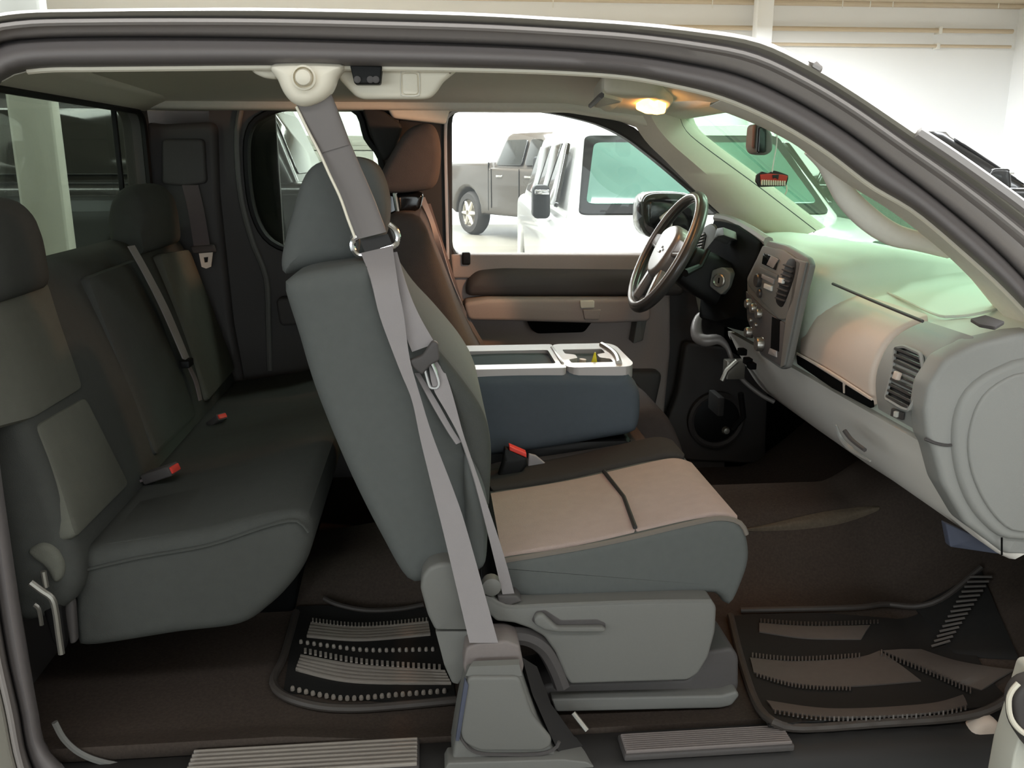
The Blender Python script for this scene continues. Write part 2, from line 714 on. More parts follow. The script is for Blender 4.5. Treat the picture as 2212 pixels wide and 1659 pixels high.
# grey sectional door seen through the rear side window
gd0, gd1 = P(652, 330, 20.5), P(806, 330, 20.5)
gtop = wz(700, 292)
gd = thing('garage_door', 'grey panelled roller door on the back wall seen behind the seatbelt', 'garage door', ((gd0.x + gd1.x) / 2, 20.5, 0))
npan = 6
for k in range(npan):
    za, zb = gtop * k / npan, gtop * (k + 1) / npan
    pn = part('door_panel', box(gd0.x, gd1.x, 20.5, 20.57, za + .012, zb - .012, 0.012), 'garage_door', gd)
    nn = 3
    for j in range(nn):
        xa = gd0.x + (gd1.x - gd0.x) * (j + .12) / nn
        xb = gd0.x + (gd1.x - gd0.x) * (j + .88) / nn
        part('raised_field', box(xa, xb, 20.485, 20.51, za + .12, zb - .12, 0.008), 'garage_door', pn)
for xa in (gd0.x - .1, gd1.x):
    part('door_track', box(xa, xa + .1, 20.45, 20.595, 0, gtop + .2, 0.01), 'white_plastic', gd)
# pale grey column and left partition seen through the back window
c0, c1 = P(22, 300, 4.5), P(122, 300, 4.5)
struct('column_2', box(c0.x, c1.x, 4.5, 4.62, 0, GZ, 0.02), 'grey_wall')


# ------------------------------------------------------------------ vehicles
def vehicle(name, label, loc, rz, paint, kind, glass='dark_glass', shield='dark_glass', Wd=0.98):
    t = thing(name, label, 'truck' if kind == 'pickup' else 'car', loc, local=True, rz=rz)

    def arc(cx, r, n=9):
        return [(cx + r * math.cos(math.pi * k / n), 0.40 + r * math.sin(math.pi * k / n)) for k in range(n + 1)]
    rear_top = [(-2.95, 0.62), (-2.95, 1.32), (-2.90, 1.36), (-0.98, 1.36), (-0.94, 1.27)] if kind == 'pickup' else [(-2.9, 0.62), (-2.93, 1.0), (-2.85, 1.26)]
    bot = arc(1.88, 0.50)[::1] + arc(-1.78, 0.50)[::1]
    prof = rear_top + [(0.3, 1.26), (1.25, 1.25), (2.0, 1.22), (2.62, 1.14), (2.86, 1.02), (2.93, 0.85), (2.92, 0.5), (2.5, 0.42)] + bot[:10] + [(1.3, 0.42), (-1.2, 0.42)] + bot[10:] + [(-2.4, 0.46), (-2.9, 0.5)]
    body = part('body', soft(prof, -Wd, Wd, 0.10, 4), paint, t)
    gx0, gx1 = (-0.98, 1.30) if kind == 'pickup' else (-2.75, 1.30)
    rx0, rx1 = (-0.72, 0.42) if kind == 'pickup' else (-2.45, 0.42)

    def ring(x0, x1, hw, z, r):
        q = fillet([(x0, -hw), (x1, -hw * .93), (x1, hw * .93), (x0, hw)], r, 4)
        return [Vector((a, b, z)) for a, b in q]
    RZ = 1.88
    part('cab', loft([ring(gx0, gx1, Wd - .06, 1.22, .1), ring(gx0 + .02, gx1 - .02, Wd - .07, 1.27, .1), ring(rx0 - .06, rx1 + .05, Wd - .24, RZ - .07, .14),
                      ring(rx0, rx1, Wd - .29, RZ - .015, .16), ring(rx0 + .2, rx1 - .2, Wd - .5, RZ, .16)]), paint, t)
    zb, zt = 1.31, RZ - .13
    f = lambda z: (z - 1.27) / (RZ - .07 - 1.27)
    xf = lambda z: gx1 - .02 + (rx1 + .05 - gx1 + .02) * f(z)
    xr = lambda z: gx0 + .02 + (rx0 - .06 - gx0 - .02) * f(z)
    yy = lambda z: Wd - .07 + (-.17) * f(z)

    def quad(a, th=0.012):
        a = [Vector(q) for q in a]
        n = (a[1] - a[0]).cross(a[3] - a[0]).normalized()
        u = (a[1] - a[0]).normalized()
        fr = (a[0], u, n.cross(u), n)
        q = [((p - a[0]).dot(fr[1]), (p - a[0]).dot(fr[2])) for p in a]
        return soft(fillet(q, .06, 4), -th, th, 0.004, 2, fr), fr
    # windshield: black surround, then glass
    for grow, nm, m_, th in ((0.035, 'windshield_frame', 'black', .008), (-0.02, 'windshield', shield, .014)):
        z0, z1 = zb - grow, zt + grow
        w0, w1 = (Wd - .07) * .93 - .10 + grow, (Wd - .24) * .93 - .06 + grow
        g, _ = quad([(xf(z0), -w0, z0), (xf(z0), w0, z0), (xf(z1), w1, z1), (xf(z1), -w1, z1)], th + .004)
        part(nm, g, m_, t)
    g, _ = quad([(xr(zb), Wd - .2, zb), (xr(zb), -Wd + .2, zb), (xr(zt), -Wd + .36, zt), (xr(zt), Wd - .36, zt)])
    part('back_window', g, glass, t)
    spans = [(0.10, 0.92), (-0.82, 0.0)] if kind == 'pickup' else [(0.10, 0.92), (-0.95, 0.0), (-2.35, -1.05)]
    for sgn in (-1, 1):
        for i, (a, b) in enumerate(spans):
            bt = b if i else xf(zt) - .12
            bb = b if i else xf(zb) - .2
            at = a if i < len(spans) - 1 else max(a, xr(zt) + .12)
            ab = a if i < len(spans) - 1 else max(a, xr(zb) + .1)
            q = [(ab, sgn * yy(zb), zb), (bb, sgn * yy(zb), zb), (bt, sgn * yy(zt), zt), (at, sgn * yy(zt), zt)]
            if sgn > 0:
                q = [q[1], q[0], q[3], q[2]]
            g, _ = quad(q)
            part('side_window', g, glass, t)
            hx = a + .12
            if paint == 'white_paint':
                continue
            part('door_handle', box(hx, hx + .2, sgn * Wd - .02, sgn * Wd + .02, 1.1, 1.14, .01), 'chrome' if paint != 'white_paint' else 'steel', t)
            part('door_seam', box(a - .06, a - .05, sgn * Wd - .01, sgn * (Wd + .001), .55, 1.25, 0), 'dark_gap', t)
        mb = part('side_mirror', soft(fillet([(0.86, 1.24), (1.12, 1.24), (1.08, 1.46), (0.90, 1.46)], .05), sgn * (Wd + (.02 if kind == 'pickup' else -.04)), sgn * (Wd + (.30 if kind == 'pickup' else .07)), .03), 'black' if paint != 'charcoal_paint' else paint, t)
        part('mirror_band', box(.9, 1.125, sgn * (Wd + (.03 if kind == 'pickup' else -.03)), sgn * (Wd + (.29 if kind == 'pickup' else .06)), 1.40, 1.43, .004), 'chrome', mb)
        for wx in (1.88, -1.78):
            fr = (Vector((wx, sgn * (Wd - .17), .41)), Vector((1, 0, 0)), Vector((0, 0, 1)), Vector((0, sgn, 0)))
            wh = part('wheel', lathe([(.20, -.13), (.36, -.14), (.41, -.08), (.415, 0), (.41, .08), (.37, .145), (.27, .15), (.25, .12)], fr, 28), 'tyre', t)
            part('rim', lathe([(.265, .13), (.25, .10), (.24, .05), (.10, .06), (.07, .12), (0.0, .13)], fr, 24), 'rim_silver', wh)
            for k in range(6):
                an = math.pi / 3 * k
                d = Vector((math.cos(an), 0, math.sin(an)))
                part('spoke', tube([fr[0] + d * .05 + fr[3] * .12, fr[0] + d * .25 + fr[3] * .115], [.045, .03], 6), 'rim_silver', wh)
        if paint != 'white_paint':
          part('tail_light', box(-2.97, -2.86, sgn * Wd - .22, sgn * Wd - .02, .92, 1.26, .02), 'tail_red', t)
        part('headlight', box(2.74, 2.93, sgn * Wd - .36, sgn * Wd - .01, .86, 1.04, .03), 'chrome' if paint != 'white_paint' else 'white_plastic', t)
    part('front_bumper', soft(fillet([(2.86, .45), (3.02, .5), (3.02, .72), (2.86, .76)], .05), -Wd + .02, Wd - .02, .06), 'chrome' if paint != 'white_paint' else paint, t)
    part('rear_bumper', soft(fillet([(-3.05, .5), (-2.88, .46), (-2.88, .70), (-3.05, .68)], .05), -Wd + .02, Wd - .02, .06), 'chrome', t)
    gr = part('grille', box(2.90, 2.945, -.55, .55, .78, 1.06, .01), 'black', t)
    for k in range(3):
        part('grille_bar', box(2.935, 2.96, -.54, .54, .82 + k * .08, .845 + k * .08, .006), 'chrome', gr)
    if kind == 'pickup':
        part('tailgate', box(-2.975, -2.94, -.72, .72, .72, 1.33, .015), paint, t)
        part('bed_seam', box(-.99, -.975, -Wd - .002, -Wd + .02, .5, 1.36, 0), 'dark_gap', t)
        part('bed_reflection', box(-2.6, -2.45, -Wd - .012, -Wd + .01, 1.10, 1.24, .01), 'blue_card', t)  # bluish reflection on the bed side, built as a small box
    return t


wcar = vehicle('white_car', 'white car facing the camera with teal windshield beyond the driver window', (1.76, 5.3, 0), math.radians(-93), 'white_paint', 'suv', 'dark_glass', 'teal_glass', 0.99)
wcar.scale = (1, 1, .955)
bp = vehicle('black_pickup', 'black crew cab pickup parked against the white wall behind the driver window', (2.62, 16.4, 0), math.radians(-62), 'black_paint', 'pickup')
bp.scale = (1.1, 1.1, 1.1)
mq = P(2160, 380, 8.0)
an = math.radians(-30)
lx, ly_ = 1.0, -1.12
vehicle('dark_pickup', 'dark pickup seen over the windshield pillar at the right edge', (mq.x - (lx * math.cos(an) - ly_ * math.sin(an)), mq.y - (lx * math.sin(an) + ly_ * math.cos(an)), 0), an, 'charcoal_paint', 'pickup')
dv = vehicle('dark_car', 'dark tall car outside seen through the rear side glass and back glass', (-4.02, 6.6, 0), math.radians(180), 'charcoal_paint', 'suv')
dv.scale = (1.1, 1.1, 1.1)

# ================================================================== the truck cab
CAB = thing('truck_cab', 'silver extended cab truck shell with door opening towards the camera', 'truck cab', (0.2, 0.8, 0.5))
PAIRS = [((60, 1790), (110, 1750), (205, 1700)), ((20, 1640), (60, 1630), (108, 1618)), ((0, 1540), (42, 1535), (85, 1535)), ((-30, 1400), (12, 1400), (62, 1400)),
         ((-60, 1200), (-18, 1200), (30, 1200)), ((-95, 900), (-55, 900), (-10, 900)), ((-140, 500), (-95, 500), (-45, 500)),
         ((-150, 300), (-95, 280), (-42, 280)), ((-120, 130), (-50, 140), (-5, 192)), ((-60, 50), (0, 95), (40, 162)), ((30, 24), (70, 84), (110, 153)),
         ((200, 19), (200, 80), (200, 152)), ((400, 17), (400, 80), (400, 150)), ((600, 17), (600, 83), (600, 148)), ((850, 22), (850, 90), (850, 150)),
         ((1040, 28), (1040, 96), (1040, 153)), ((1200, 37), (1200, 104), (1200, 158)), ((1350, 46), (1348, 116), (1348, 168)), ((1500, 61), (1482, 136), (1460, 188)),
         ((1640, 84), (1600, 163), (1560, 214)), ((1757, 138), (1712, 214), (1670, 262)), ((1854, 196), (1822, 280), (1780, 328)), ((1983, 282), (1930, 360), (1880, 404)),
         ((2090, 352), (2024, 431), (1975, 460)), ((2212, 440), (2130, 520), (2080, 548)), ((2330, 530), (2212, 602), (2180, 640)), ((2450, 640), (2330, 740), (2290, 762)),
         ((2540, 760), (2430, 880), (2390, 900)), ((2580, 900), (2480, 1010), (2440, 1040))]
NP_ = 150
R0 = spline([a for a, b, c in PAIRS], NP_)
RM = spline([b for a, b, c in PAIRS], NP_)
R1 = spline([c for a, b, c in PAIRS], NP_)


def rail_line(t, dy, i0=0, i1=NP_):
    out = []
    for i in range(i0, i1):
        a, b, s = (R0[i], RM[i], t) if t <= 1 else (RM[i], R1[i], t - 1)
        out.append(PT(a[0] + (b[0] - a[0]) * s, a[1] + (b[1] - a[1]) * s, dy))
    return out


roofline = rail_line(0.0, 0.03)
UP1 = [p + Vector((0, 0.10, 0.010)) for p in roofline]
UP2 = [Vector((p.x, 0.82, p.z + 0.035)) for p in roofline]
i_roof0 = next(i for i, q in enumerate(R0) if q[0] > -60 and q[1] < 80)
i_roof1 = next(i for i, q in enumerate(R0) if q[0] > 1480)
part('roof_panel', sheet([roofline[i_roof0:i_roof1], UP1[i_roof0:i_roof1], UP2[i_roof0:i_roof1],
                          [Vector((p.x, 1.64 - p.y, p.z)) for p in roofline[i_roof0:i_roof1]]], 0.004, (0, 0, -1)), 'silver_paint', CAB)
part('roof_edge', sheet([rail_line(0.0, 0.03), rail_line(0.02, 0.012), rail_line(0.10, 0.0), rail_line(0.2, 0.004), rail_line(0.30, 0.014)]), 'silver_paint', CAB, 'silver outer roof edge')
part('door_jamb', sheet([rail_line(0.30, 0.014), rail_line(0.36, 0.022), rail_line(0.45, 0.020), rail_line(0.50, 0.012), rail_line(0.55, 0.016), rail_line(0.62, 0.030), rail_line(0.80, 0.036), rail_line(0.92, 0.046), rail_line(1.0, 0.075)]),
     'jamb_paint', CAB, 'dark metallic door jamb with pressed grooves', sharp=60)
part('drip_ridge', tube(rail_line(0.46, 0.012), 0.0055, 6), 'silver_plastic', CAB, 'thin bright ridge along the jamb')
part('weatherstrip', sheet([rail_line(1.0, 0.075), rail_line(1.08, 0.050), rail_line(1.14, 0.040), rail_line(1.22, 0.038), rail_line(1.30, 0.030), rail_line(1.45, 0.024), rail_line(1.62, 0.028), rail_line(1.78, 0.042), rail_line(1.88, 0.062), rail_line(1.95, 0.090)]), 'seal_rubber', CAB, 'rounded rubber door seal', sharp=70)
part('headliner_welt', tube(rail_line(1.955, 0.075, i_roof0, NP_ - 14), 0.005, 6), 'cream_plastic', CAB, 'thin cream welt under the door seal')
# outer skin behind the rear door opening and below
ql = rail_line(0.0, 0.03, 0, i_roof0)
part('quarter_panel', sheet([ql, [p + Vector((-0.06, -0.01, 0)) for p in ql], [p + Vector((-0.5, 0.0, 0)) for p in ql]], 0.01), 'silver_paint', CAB)
# hidden returns that close the body behind the seal
inn = rail_line(1.95, 0.09)
# headliner
h0 = rail_line(1.97, 0.085, i_roof0 - 2, i_roof1 + 10)
HL = [h0, [p + Vector((0, 0.05, 0.020)) for p in h0]]
ZH = 1.738
for yy_, z_ in ((0.45, ZH), (0.82, ZH + .008), (1.2, ZH), (1.40, ZH - .004), (1.47, 1.722)):
    HL.append([Vector((max(-0.90, min(0.74, p.x)), yy_, z_ - max(0, p.x - .42) * (.12 + .22 * max(0, min(1, (1.2 - yy_) / .75))))) for p in h0])
HL = [[Vector((-.935, l[0].y, l[0].z)), Vector((-.90, l[0].y, l[0].z))] + l for l in HL]
HLg = sheet(HL, 0.012, (0, 0, 1))
part('headliner', HLg, 'headliner', CAB, sharp=60)
part('windshield_header', soft(fillet([(0.70, 1.735), (0.735, 1.690), (0.80, 1.672), (0.86, 1.69), (0.86, 1.72), (.78, 1.735)], .012), 0.62, 1.50, 0.02), 'headliner', CAB)

# cab rear wall with the back glass opening (plane X = -0.9)
YZF = (Vector((0, 0, 0)), Vector((0, 1, 0)), Vector((0, 0, 1)), Vector((1, 0, 0)))


def yz(pix, X):
    return [(PX(a, b, X).y, PX(a, b, X).z) for a, b in pix]


bw = fillet([(0.28, 1.20), (1.47, 1.20), (1.47, 1.69), (0.28, 1.69)], 0.06, 5)
part('back_panel', holed([(0.06, 0.4), (1.60, 0.4), (1.60, 1.30), (1.52, 1.76), (0.16, 1.76), (0.06, 1.30)], bw, -0.93, -0.868, YZF), 'trim_dark', CAB)
part('back_window', soft(inset(orient(bw), -0.01), -0.905, -0.900, 0.0, 1, YZF), 'rear_glass', CAB, 'tinted back glass')
part('window_seal', tube([Vector((-0.864, a, b)) for a, b in bw], 0.010, 6, True), 'black', CAB)
for yv in (1.30,):
    part('slider_bar', box(-0.898, -0.885, yv - .008, yv + .008, 1.20, 1.695, .003), 'black', CAB, 'vertical bar of the sliding back glass')
part('headliner_rear_trim', soft(fillet([(-0.868, 1.69), (-0.78, 1.728), (-0.78, 1.75), (-0.868, 1.75)], .01), 0.22, 1.50, .01), 'headliner', CAB)

# floor pan and tunnel
nx, ny = 150, 90


def floor_z(x, y):
    hump = 0.20 * math.exp(-((y - 0.84) / 0.20) ** 4) * min(1, max(0.25, (x + 0.55) / 0.7))
    toe = max(0, x - 1.12) ** 1.3 * 1.1
    rear = 0.02 * max(0, min(1, (-0.1 - x) / .2))
    side = 0.012 * max(0, 1 - (y - .10) / .05) if y < .15 else 0
    dr = 0.03 * math.exp(-((x - 0.95) / .22) ** 2) * math.exp(-((y - .55) / .12) ** 2)
    return 0.447 + hump + toe + rear + side + dr


gl = []
for i in range(nx + 1):
    x = -0.95 + 2.75 * i / nx
    gl.append([Vector((x, 0.10 + 1.55 * j / ny, floor_z(x, 0.10 + 1.55 * j / ny))) for j in range(ny + 1)])
part('floor_carpet', sheet(gl, 0.03, (0, 0, -1)), 'carpet', CAB, sharp=80)
part('firewall', box(1.56, 1.60, 0.06, 1.64, 0.4, 1.27, .01), 'dark_gap', CAB)
# rocker, sill plates
part('rocker_panel', soft(fillet([(-0.02, .20), (0.10, .20), (0.125, .442), (0.06, .452), (0.005, .438), (-0.03, .37)], .02, 4), -1.3, 1.9, .02, 3,
                          (Vector((0, 0, 0)), Vector((0, 1, 0)), Vector((0, 0, 1)), Vector((1, 0, 0)))), 'seal_dark', CAB)


def sill(px0, px1, ytop, nr, mm, lab):
    a, b = PZ(px0, ytop, 0.466), PZ(px1, ytop, 0.466)
    s = part('sill_plate', box(a.x, b.x, 0.012, a.y + .004, 0.445, 0.459, .004), 'trim_dark', CAB, lab)
    for k in range(nr):
        y0 = 0.016 + (a.y - 0.018) * (k + .18) / nr
        part('tread_rib', box(a.x + .004, b.x - .004, y0, y0 + (a.y - 0.018) / nr * .5, 0.457, 0.4655, .0022), mm, s)


sill(416, 906, 1614, 7, 'mat_pale', 'pale ribbed rear sill plate')
sill(1335, 1705, 1582, 9, 'trim_brown', 'dark ribbed front sill plate')
# curved carpet edge trim at the rear of the opening
part('carpet_edge', tube([PT(x, y, .075) for x, y in spline([(118, 1560), (138, 1596), (172, 1626), (222, 1646), (300, 1660)], 24)], 0.006, 6), 'trim_grey', CAB, 'pale curved carpet edge strip')
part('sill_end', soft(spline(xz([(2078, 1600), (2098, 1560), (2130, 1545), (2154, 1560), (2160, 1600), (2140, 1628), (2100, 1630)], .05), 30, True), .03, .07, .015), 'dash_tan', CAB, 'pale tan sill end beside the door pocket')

# windshield and its surrounds
gw = []
for i in range(9):
    s = i / 8
    row = []
    for j in range(15):
        q = j / 14
        bow = 1 - (2 * q - 1) ** 2
        row.append(Vector((0.80 + (1.36 - .80) * s + bow * (.03 + .07 * s) - .10 * (1 - q), 0.22 - .06 * s + (1.26 + .12 * s) * q, 1.685 - .415 * s)))
    gw.append(row)
part('windshield', sheet(gw, 0.005, (0.6, 0, .8)), 'windshield_glass', CAB, 'lightly green tinted windshield')
part('windshield_molding', tube([PT(x, y, -0.005) for x, y in spline([(1983, 286), (2050, 330), (2130, 386), (2212, 446), (2330, 540)], 20)], [0.010] * 20, 6), 'silver_plastic', CAB, 'bright molding outside the near pillar')
part('antenna_bump', tube([PT(1752, 136, .02), PT(1762, 140, .0), PT(1770, 148, .0), PT(1766, 156, .01)], .006, 6), 'silver_plastic', CAB)
# near (passenger) pillar trim: from seal to its inner edge, then forward to the glass
e1 = [(1560, 214), (1670, 262), (1780, 328), (1880, 404), (1975, 460), (2080, 548), (2180, 640), (2260, 730)]
e2 = [(1535, 222), (1640, 259), (1712, 293), (1768, 342), (1860, 400), (1985, 486), (2060, 556), (2150, 665)]
A1 = [PT(x, y, .085) for x, y in spline(e1, 40)]
A2 = [P(x, y, .31) for x, y in spline(e2, 40)]
A3 = [p + Vector((0.10, 0.0, 0.02)) for p in A2]
part('pillar_trim', sheet([A1, [(a * .5 + b * .5) + Vector((-.012, 0, -.008)) for a, b in zip(A1, A2)], A2, A3], .006, (0, 0, -.3)), 'headliner', CAB, 'beige trim of the near windshield pillar', sharp=60)
hb = [P(x, y, .30) for x, y in spline([(1748, 322), (1782, 352), (1803, 384), (1832, 430), (1880, 476), (1930, 507), (1985, 522), (2052, 545)], 30)]
hr = [0.013 + 0.011 * math.sin(math.pi * i / 29) for i in range(30)]
part('grab_handle', tube(hb, hr, 10), 'headliner', CAB, 'beige grab handle on the near pillar', sharp=80)
# far (driver) pillar trim
fa = [(1330, 190), (1385, 292), (1440, 350), (1500, 410), (1560, 466), (1640, 540)]
fb = [(1455, 215), (1464, 250), (1480, 285), (1527, 325), (1640, 408), (1760, 500)]
B1 = [P(x, y, 1.53) for x, y in spline(fa, 30)]
B2 = [P(x, y, 1.44) for x, y in spline(fb, 30)]
part('pillar_trim', sheet([B1, [(a + b) / 2 + Vector((-.02, -.05, .0)) for a, b in zip(B1, B2)], B2, [p + Vector((.06, .05, .01)) for p in B2]], .008, (0, .6, .2)), 'pillar_cream', CAB, 'cream trim of the far windshield pillar', sharp=70)
part('glass_seal', tube([p + Vector((0.004, .01, 0)) for p in B2], .006, 6), 'black', CAB)
# driver side body: rail above the doors, centre pillar
part('far_roof_rail', soft(fillet([(-.95, 1.70), (.45, 1.70), (.62, 1.675), (.8, 1.62), (.84, 1.70), (.60, 1.77), (-.95, 1.77)], .02), 1.47, 1.62, .02), 'headliner', CAB)
part('far_quarter_panel', box(-0.955, -0.50, 1.655, 1.675, 0.4, 1.76, .004), 'trim_dark', CAB, 'dark inner side behind the far rear corner trim')
part('far_pillar_top', soft(fillet(xz([(832, 205), (985, 205), (972, 236), (962, 270), (850, 258), (836, 232)], 1.6), .01), 1.50, 1.64, .012), 'headliner', CAB, 'headliner edge above the centre pillar')
part('hinge_pillar', soft(fillet(xz([(1425, 545), (1760, 560), (1800, 1060), (1400, 1060), (1410, 760)], 1.66), .02), 1.672, 1.70, .004), 'trim_dark', CAB, 'dark hinge pillar ahead of the driver door')
part('cowl_side', box(1.05, 1.60, 1.60, 1.672, .42, 1.26, .01), 'dark_gap', CAB)
part('far_rocker', box(-0.95, 1.55, 1.60, 1.70, .30, .50, .02), 'trim_dark', CAB)
part('center_pillar', pxsoft([(858, 255), (960, 262), (968, 400), (975, 560), (1000, 760), (900, 760), (860, 560)], 1.60, 1.56, 1.66, .02, 0, .02), 'seal_dark', CAB, 'dark centre pillar behind the driver seat')
part('pillar_seal', tube([P(x, y, 1.55) for x, y in spline([(990, 238), (968, 250), (962, 280), (963, 400), (967, 560)], 24)], .006, 6), 'silver_plastic', CAB, 'thin light seal on the centre pillar')

# ------------------------------------------------------------------ driver side rear access door
RD = thing('rear_access_door', 'dark rear access door of the driver side with rounded tinted window', 'door', (-0.4, 1.62, 0.6))
win = spline(xz([(575, 250), (640, 232), (765, 236), (795, 300), (825, 345), (822, 430), (800, 545), (690, 545), (620, 535), (575, 505), (548, 440), (538, 340), (545, 280)], 1.60), 60, True)
part('door_panel', holed(xz([(455, 225), (860, 228), (880, 560), (900, 1060), (500, 1060), (470, 560)], 1.59), win, 1.56, 1.63), 'trim_dark', RD)
part('window_glass', soft(inset(orient(win), -.006), 1.597, 1.602, 0, 1), 'privacy_glass', RD, 'tinted glass')
part('window_seal', tube([Vector((a, 1.555, b)) for a, b in win], .011, 6, True), 'black', RD)
part('inner_ridge', tube([P(x, y, 1.555) for x, y in spline([(520, 235), (512, 300), (520, 420), (545, 520), (575, 600), (580, 700), (583, 800)], 24)], .010, 8), 'trim_grey', RD, 'lighter vertical ridge')
part('armrest', pxsoft([(600, 640), (700, 640), (700, 690), (610, 700)], 1.55, 1.50, 1.57, .02, 0, .02), 'trim_dark', RD)
# far rear corner trim where the belt leaves
part('corner_trim', pxsoft([(312, 262), (348, 268), (465, 262), (470, 420), (500, 700), (530, 860), (330, 860), (300, 560)], 1.52, 1.52, 1.60, .02, 0, .03), 'trim_dark', CAB)
part('belt_bezel', pxsoft([(350, 300), (440, 300), (446, 396), (398, 402), (350, 398)], 1.50, 1.495, 1.53, .012, 0, .015), 'trim_dark', CAB, 'raised cover the far rear belt leaves')

# ------------------------------------------------------------------ driver door
DD = thing('driver_door', 'driver door with dark trim panel and clear window across the cab', 'door', (0.6, 1.66, 0.6))
dwin = fillet(xz([(977, 552), (976, 234), (1100, 234), (1200, 246), (1290, 268), (1350, 297), (1420, 352), (1500, 420), (1570, 480), (1570, 552)], 1.62), .05, 4)
dout = xz([(960, 575), (960, 215), (1110, 214), (1215, 226), (1300, 248), (1365, 275), (1440, 334), (1620, 470), (1640, 575)], 1.62)
part('window_frame', holed(dout, dwin, 1.595, 1.655), 'seal_dark', DD)
part('window_glass', soft(inset(orient(dwin), -.006), 1.622, 1.627, 0, 1), 'clear_glass', DD, 'clear side glass')
part('upper_panel', pxsoft([(972, 548), (1500, 548), (1500, 600), (975, 600)], 1.61, 1.585, 1.66, .02, 0, .01), 'door_trim', DD)
part('trim_panel', pxsoft([(972, 562), (1450, 562), (1450, 760), (1430, 960), (1000, 960), (985, 760)], 1.60, 1.60, 1.67, .02, 0, .02), 'door_trim', DD)
part('bolster_roll', pxsoft([(1005, 640), (1008, 605), (1030, 585), (1080, 580), (1480, 584), (1480, 640)], 1.57, 1.555, 1.62, .035, 0, .03), 'trim_dark', DD, 'dark padded roll under the window')
part('armrest', pxsoft([(1000, 650), (1050, 643), (1400, 643), (1400, 690), (1300, 695), (1120, 690), (1010, 688)], 1.54, 1.50, 1.62, .025, 0, .02), 'door_trim', DD)
part('pull_cup', pxsoft([(1138, 690), (1275, 684), (1282, 692), (1262, 718), (1160, 721), (1146, 710)], 1.555, 1.552, 1.61, .006, 0, .012), 'dark_gap', DD, 'black recessed pull cup')
part('switch_plate', pxsoft([(1258, 668), (1298, 668), (1294, 690), (1262, 690)], 1.50, 1.492, 1.52, .004, 0, .005), 'door_trim', DD)
part('window_switch', pxsoft([(1252, 649), (1283, 649), (1283, 664), (1254, 665)], 1.50, 1.492, 1.52, .004, 0, .004), 'cream_plastic', DD, 'pale window switch on the armrest')
part('lock_knob', pxsoft([(998, 545), (1016, 545), (1016, 572), (998, 572)], 1.58, 1.572, 1.60, .008, 0, .006), 'black', DD)
part('edge_strip', pxsoft([(1378, 672), (1402, 664), (1388, 735), (1366, 742)], 1.54, 1.53, 1.62, .008, 0, .006), 'trim_grey', DD, 'lighter vertical strip at the front end')
part('map_pocket', pxsoft([(1000, 800), (1430, 800), (1400, 940), (1000, 940)], 1.57, 1.55, 1.62, .02, 0, .03), 'trim_dark', DD)
sp = P(1545, 905, 1.58)
fr = (sp, Vector((1, 0, 0)), Vector((0, 0, 1)), Vector((0, -1, 0)))
part('kick_panel', pxsoft([(1480, 740), (1660, 760), (1650, 1000), (1430, 990), (1420, 960), (1462, 850)], 1.60, 1.585, 1.64, .01, 0, .02), 'trim_dark', DD)
sk = part('speaker_ring', lathe([(.105, 0), (.105, .02), (.095, .026), (.085, .02), (.085, .005)], fr, 30), 'trim_dark', DD)
part('speaker_grille', lathe([(.085, .008), (.06, .014), (0, .016)], fr, 30), 'black', DD)
# outside mirror of the driver door
part('mirror_housing', soft(spline(xz([(1378, 470), (1380, 435), (1395, 418), (1430, 414), (1480, 418), (1500, 440), (1498, 520), (1450, 520), (1400, 512), (1382, 495)], 1.86), 40, True), 1.80, 1.98, .05), 'black_gloss', DD, 'black outside mirror housing')
part('mirror_base', pxsoft([(1440, 512), (1520, 500), (1520, 556), (1470, 556)], 1.72, 1.66, 1.84, .02, 0, .02), 'black', DD)
part('mirror_glint', soft(fillet(xz([(1424, 470), (1476, 428), (1482, 445), (1452, 470), (1452, 490), (1436, 488)], 1.79), .006), 1.785, 1.80, .004), 'white_plastic', DD, 'bright mirror reflection built as a pale panel')  # white shape stands in for a reflection in the mirror

# ================================================================== passenger seat
PS = thing('bucket_seat', 'grey cloth front passenger seat nearest the camera with plastic side shield', 'seat', (0.2, 0.4, 0.58), 'front seats')
bk = [(612, 612), (650, 592), (720, 580), (790, 574), (830, 612), (880, 682), (940, 746), (1010, 830), (1048, 900), (1062, 970), (1060, 1060), (1052, 1150), (1045, 1225),
      (1000, 1250), (940, 1256), (882, 1260), (820, 1160), (750, 1020), (680, 850), (640, 720), (616, 645)]
part('backrest', pxsoft(bk, 0.15, 0.145, 0.655, .045, 90), 'side_cloth', PS)
# front pad of the backrest, seen past the near bolster
part('backrest_bolster', pxsoft([(935, 752), (1005, 832), (1047, 900), (1061, 970), (1059, 1060), (1052, 1100), (1010, 1010), (985, 930), (950, 830)], 0.13, 0.128, 0.17, .02, 60), 'rear_cloth', PS, 'olive grey front bolster of the backrest')
lower_bol = [(1003, 990), (1030, 1010), (1052, 1080), (1052, 1200), (1040, 1232), (1020, 1225), (1008, 1140)]
part('lower_bolster', pxsoft(lower_bol, 0.12, 0.118, 0.16, .015, 50), 'side_cloth', PS)
hd = [(700, 346), (668, 362), (646, 398), (626, 466), (609, 530), (603, 572), (613, 596), (660, 586), (720, 574), (790, 562), (826, 520), (834, 450), (822, 392), (798, 352), (750, 337)]
part('headrest', pxsoft(hd, 0.29, 0.285, 0.53, .05, 70), 'side_cloth', PS)
cu = [(1078, 1222), (1090, 1212), (1200, 1195), (1300, 1176), (1420, 1148), (1500, 1130), (1560, 1122), (1600, 1132), (1617, 1165), (1621, 1212), (1606, 1262), (1582, 1310), (1560, 1302), (1540, 1286),
      (1400, 1294), (1200, 1298), (1110, 1290), (1080, 1262)]
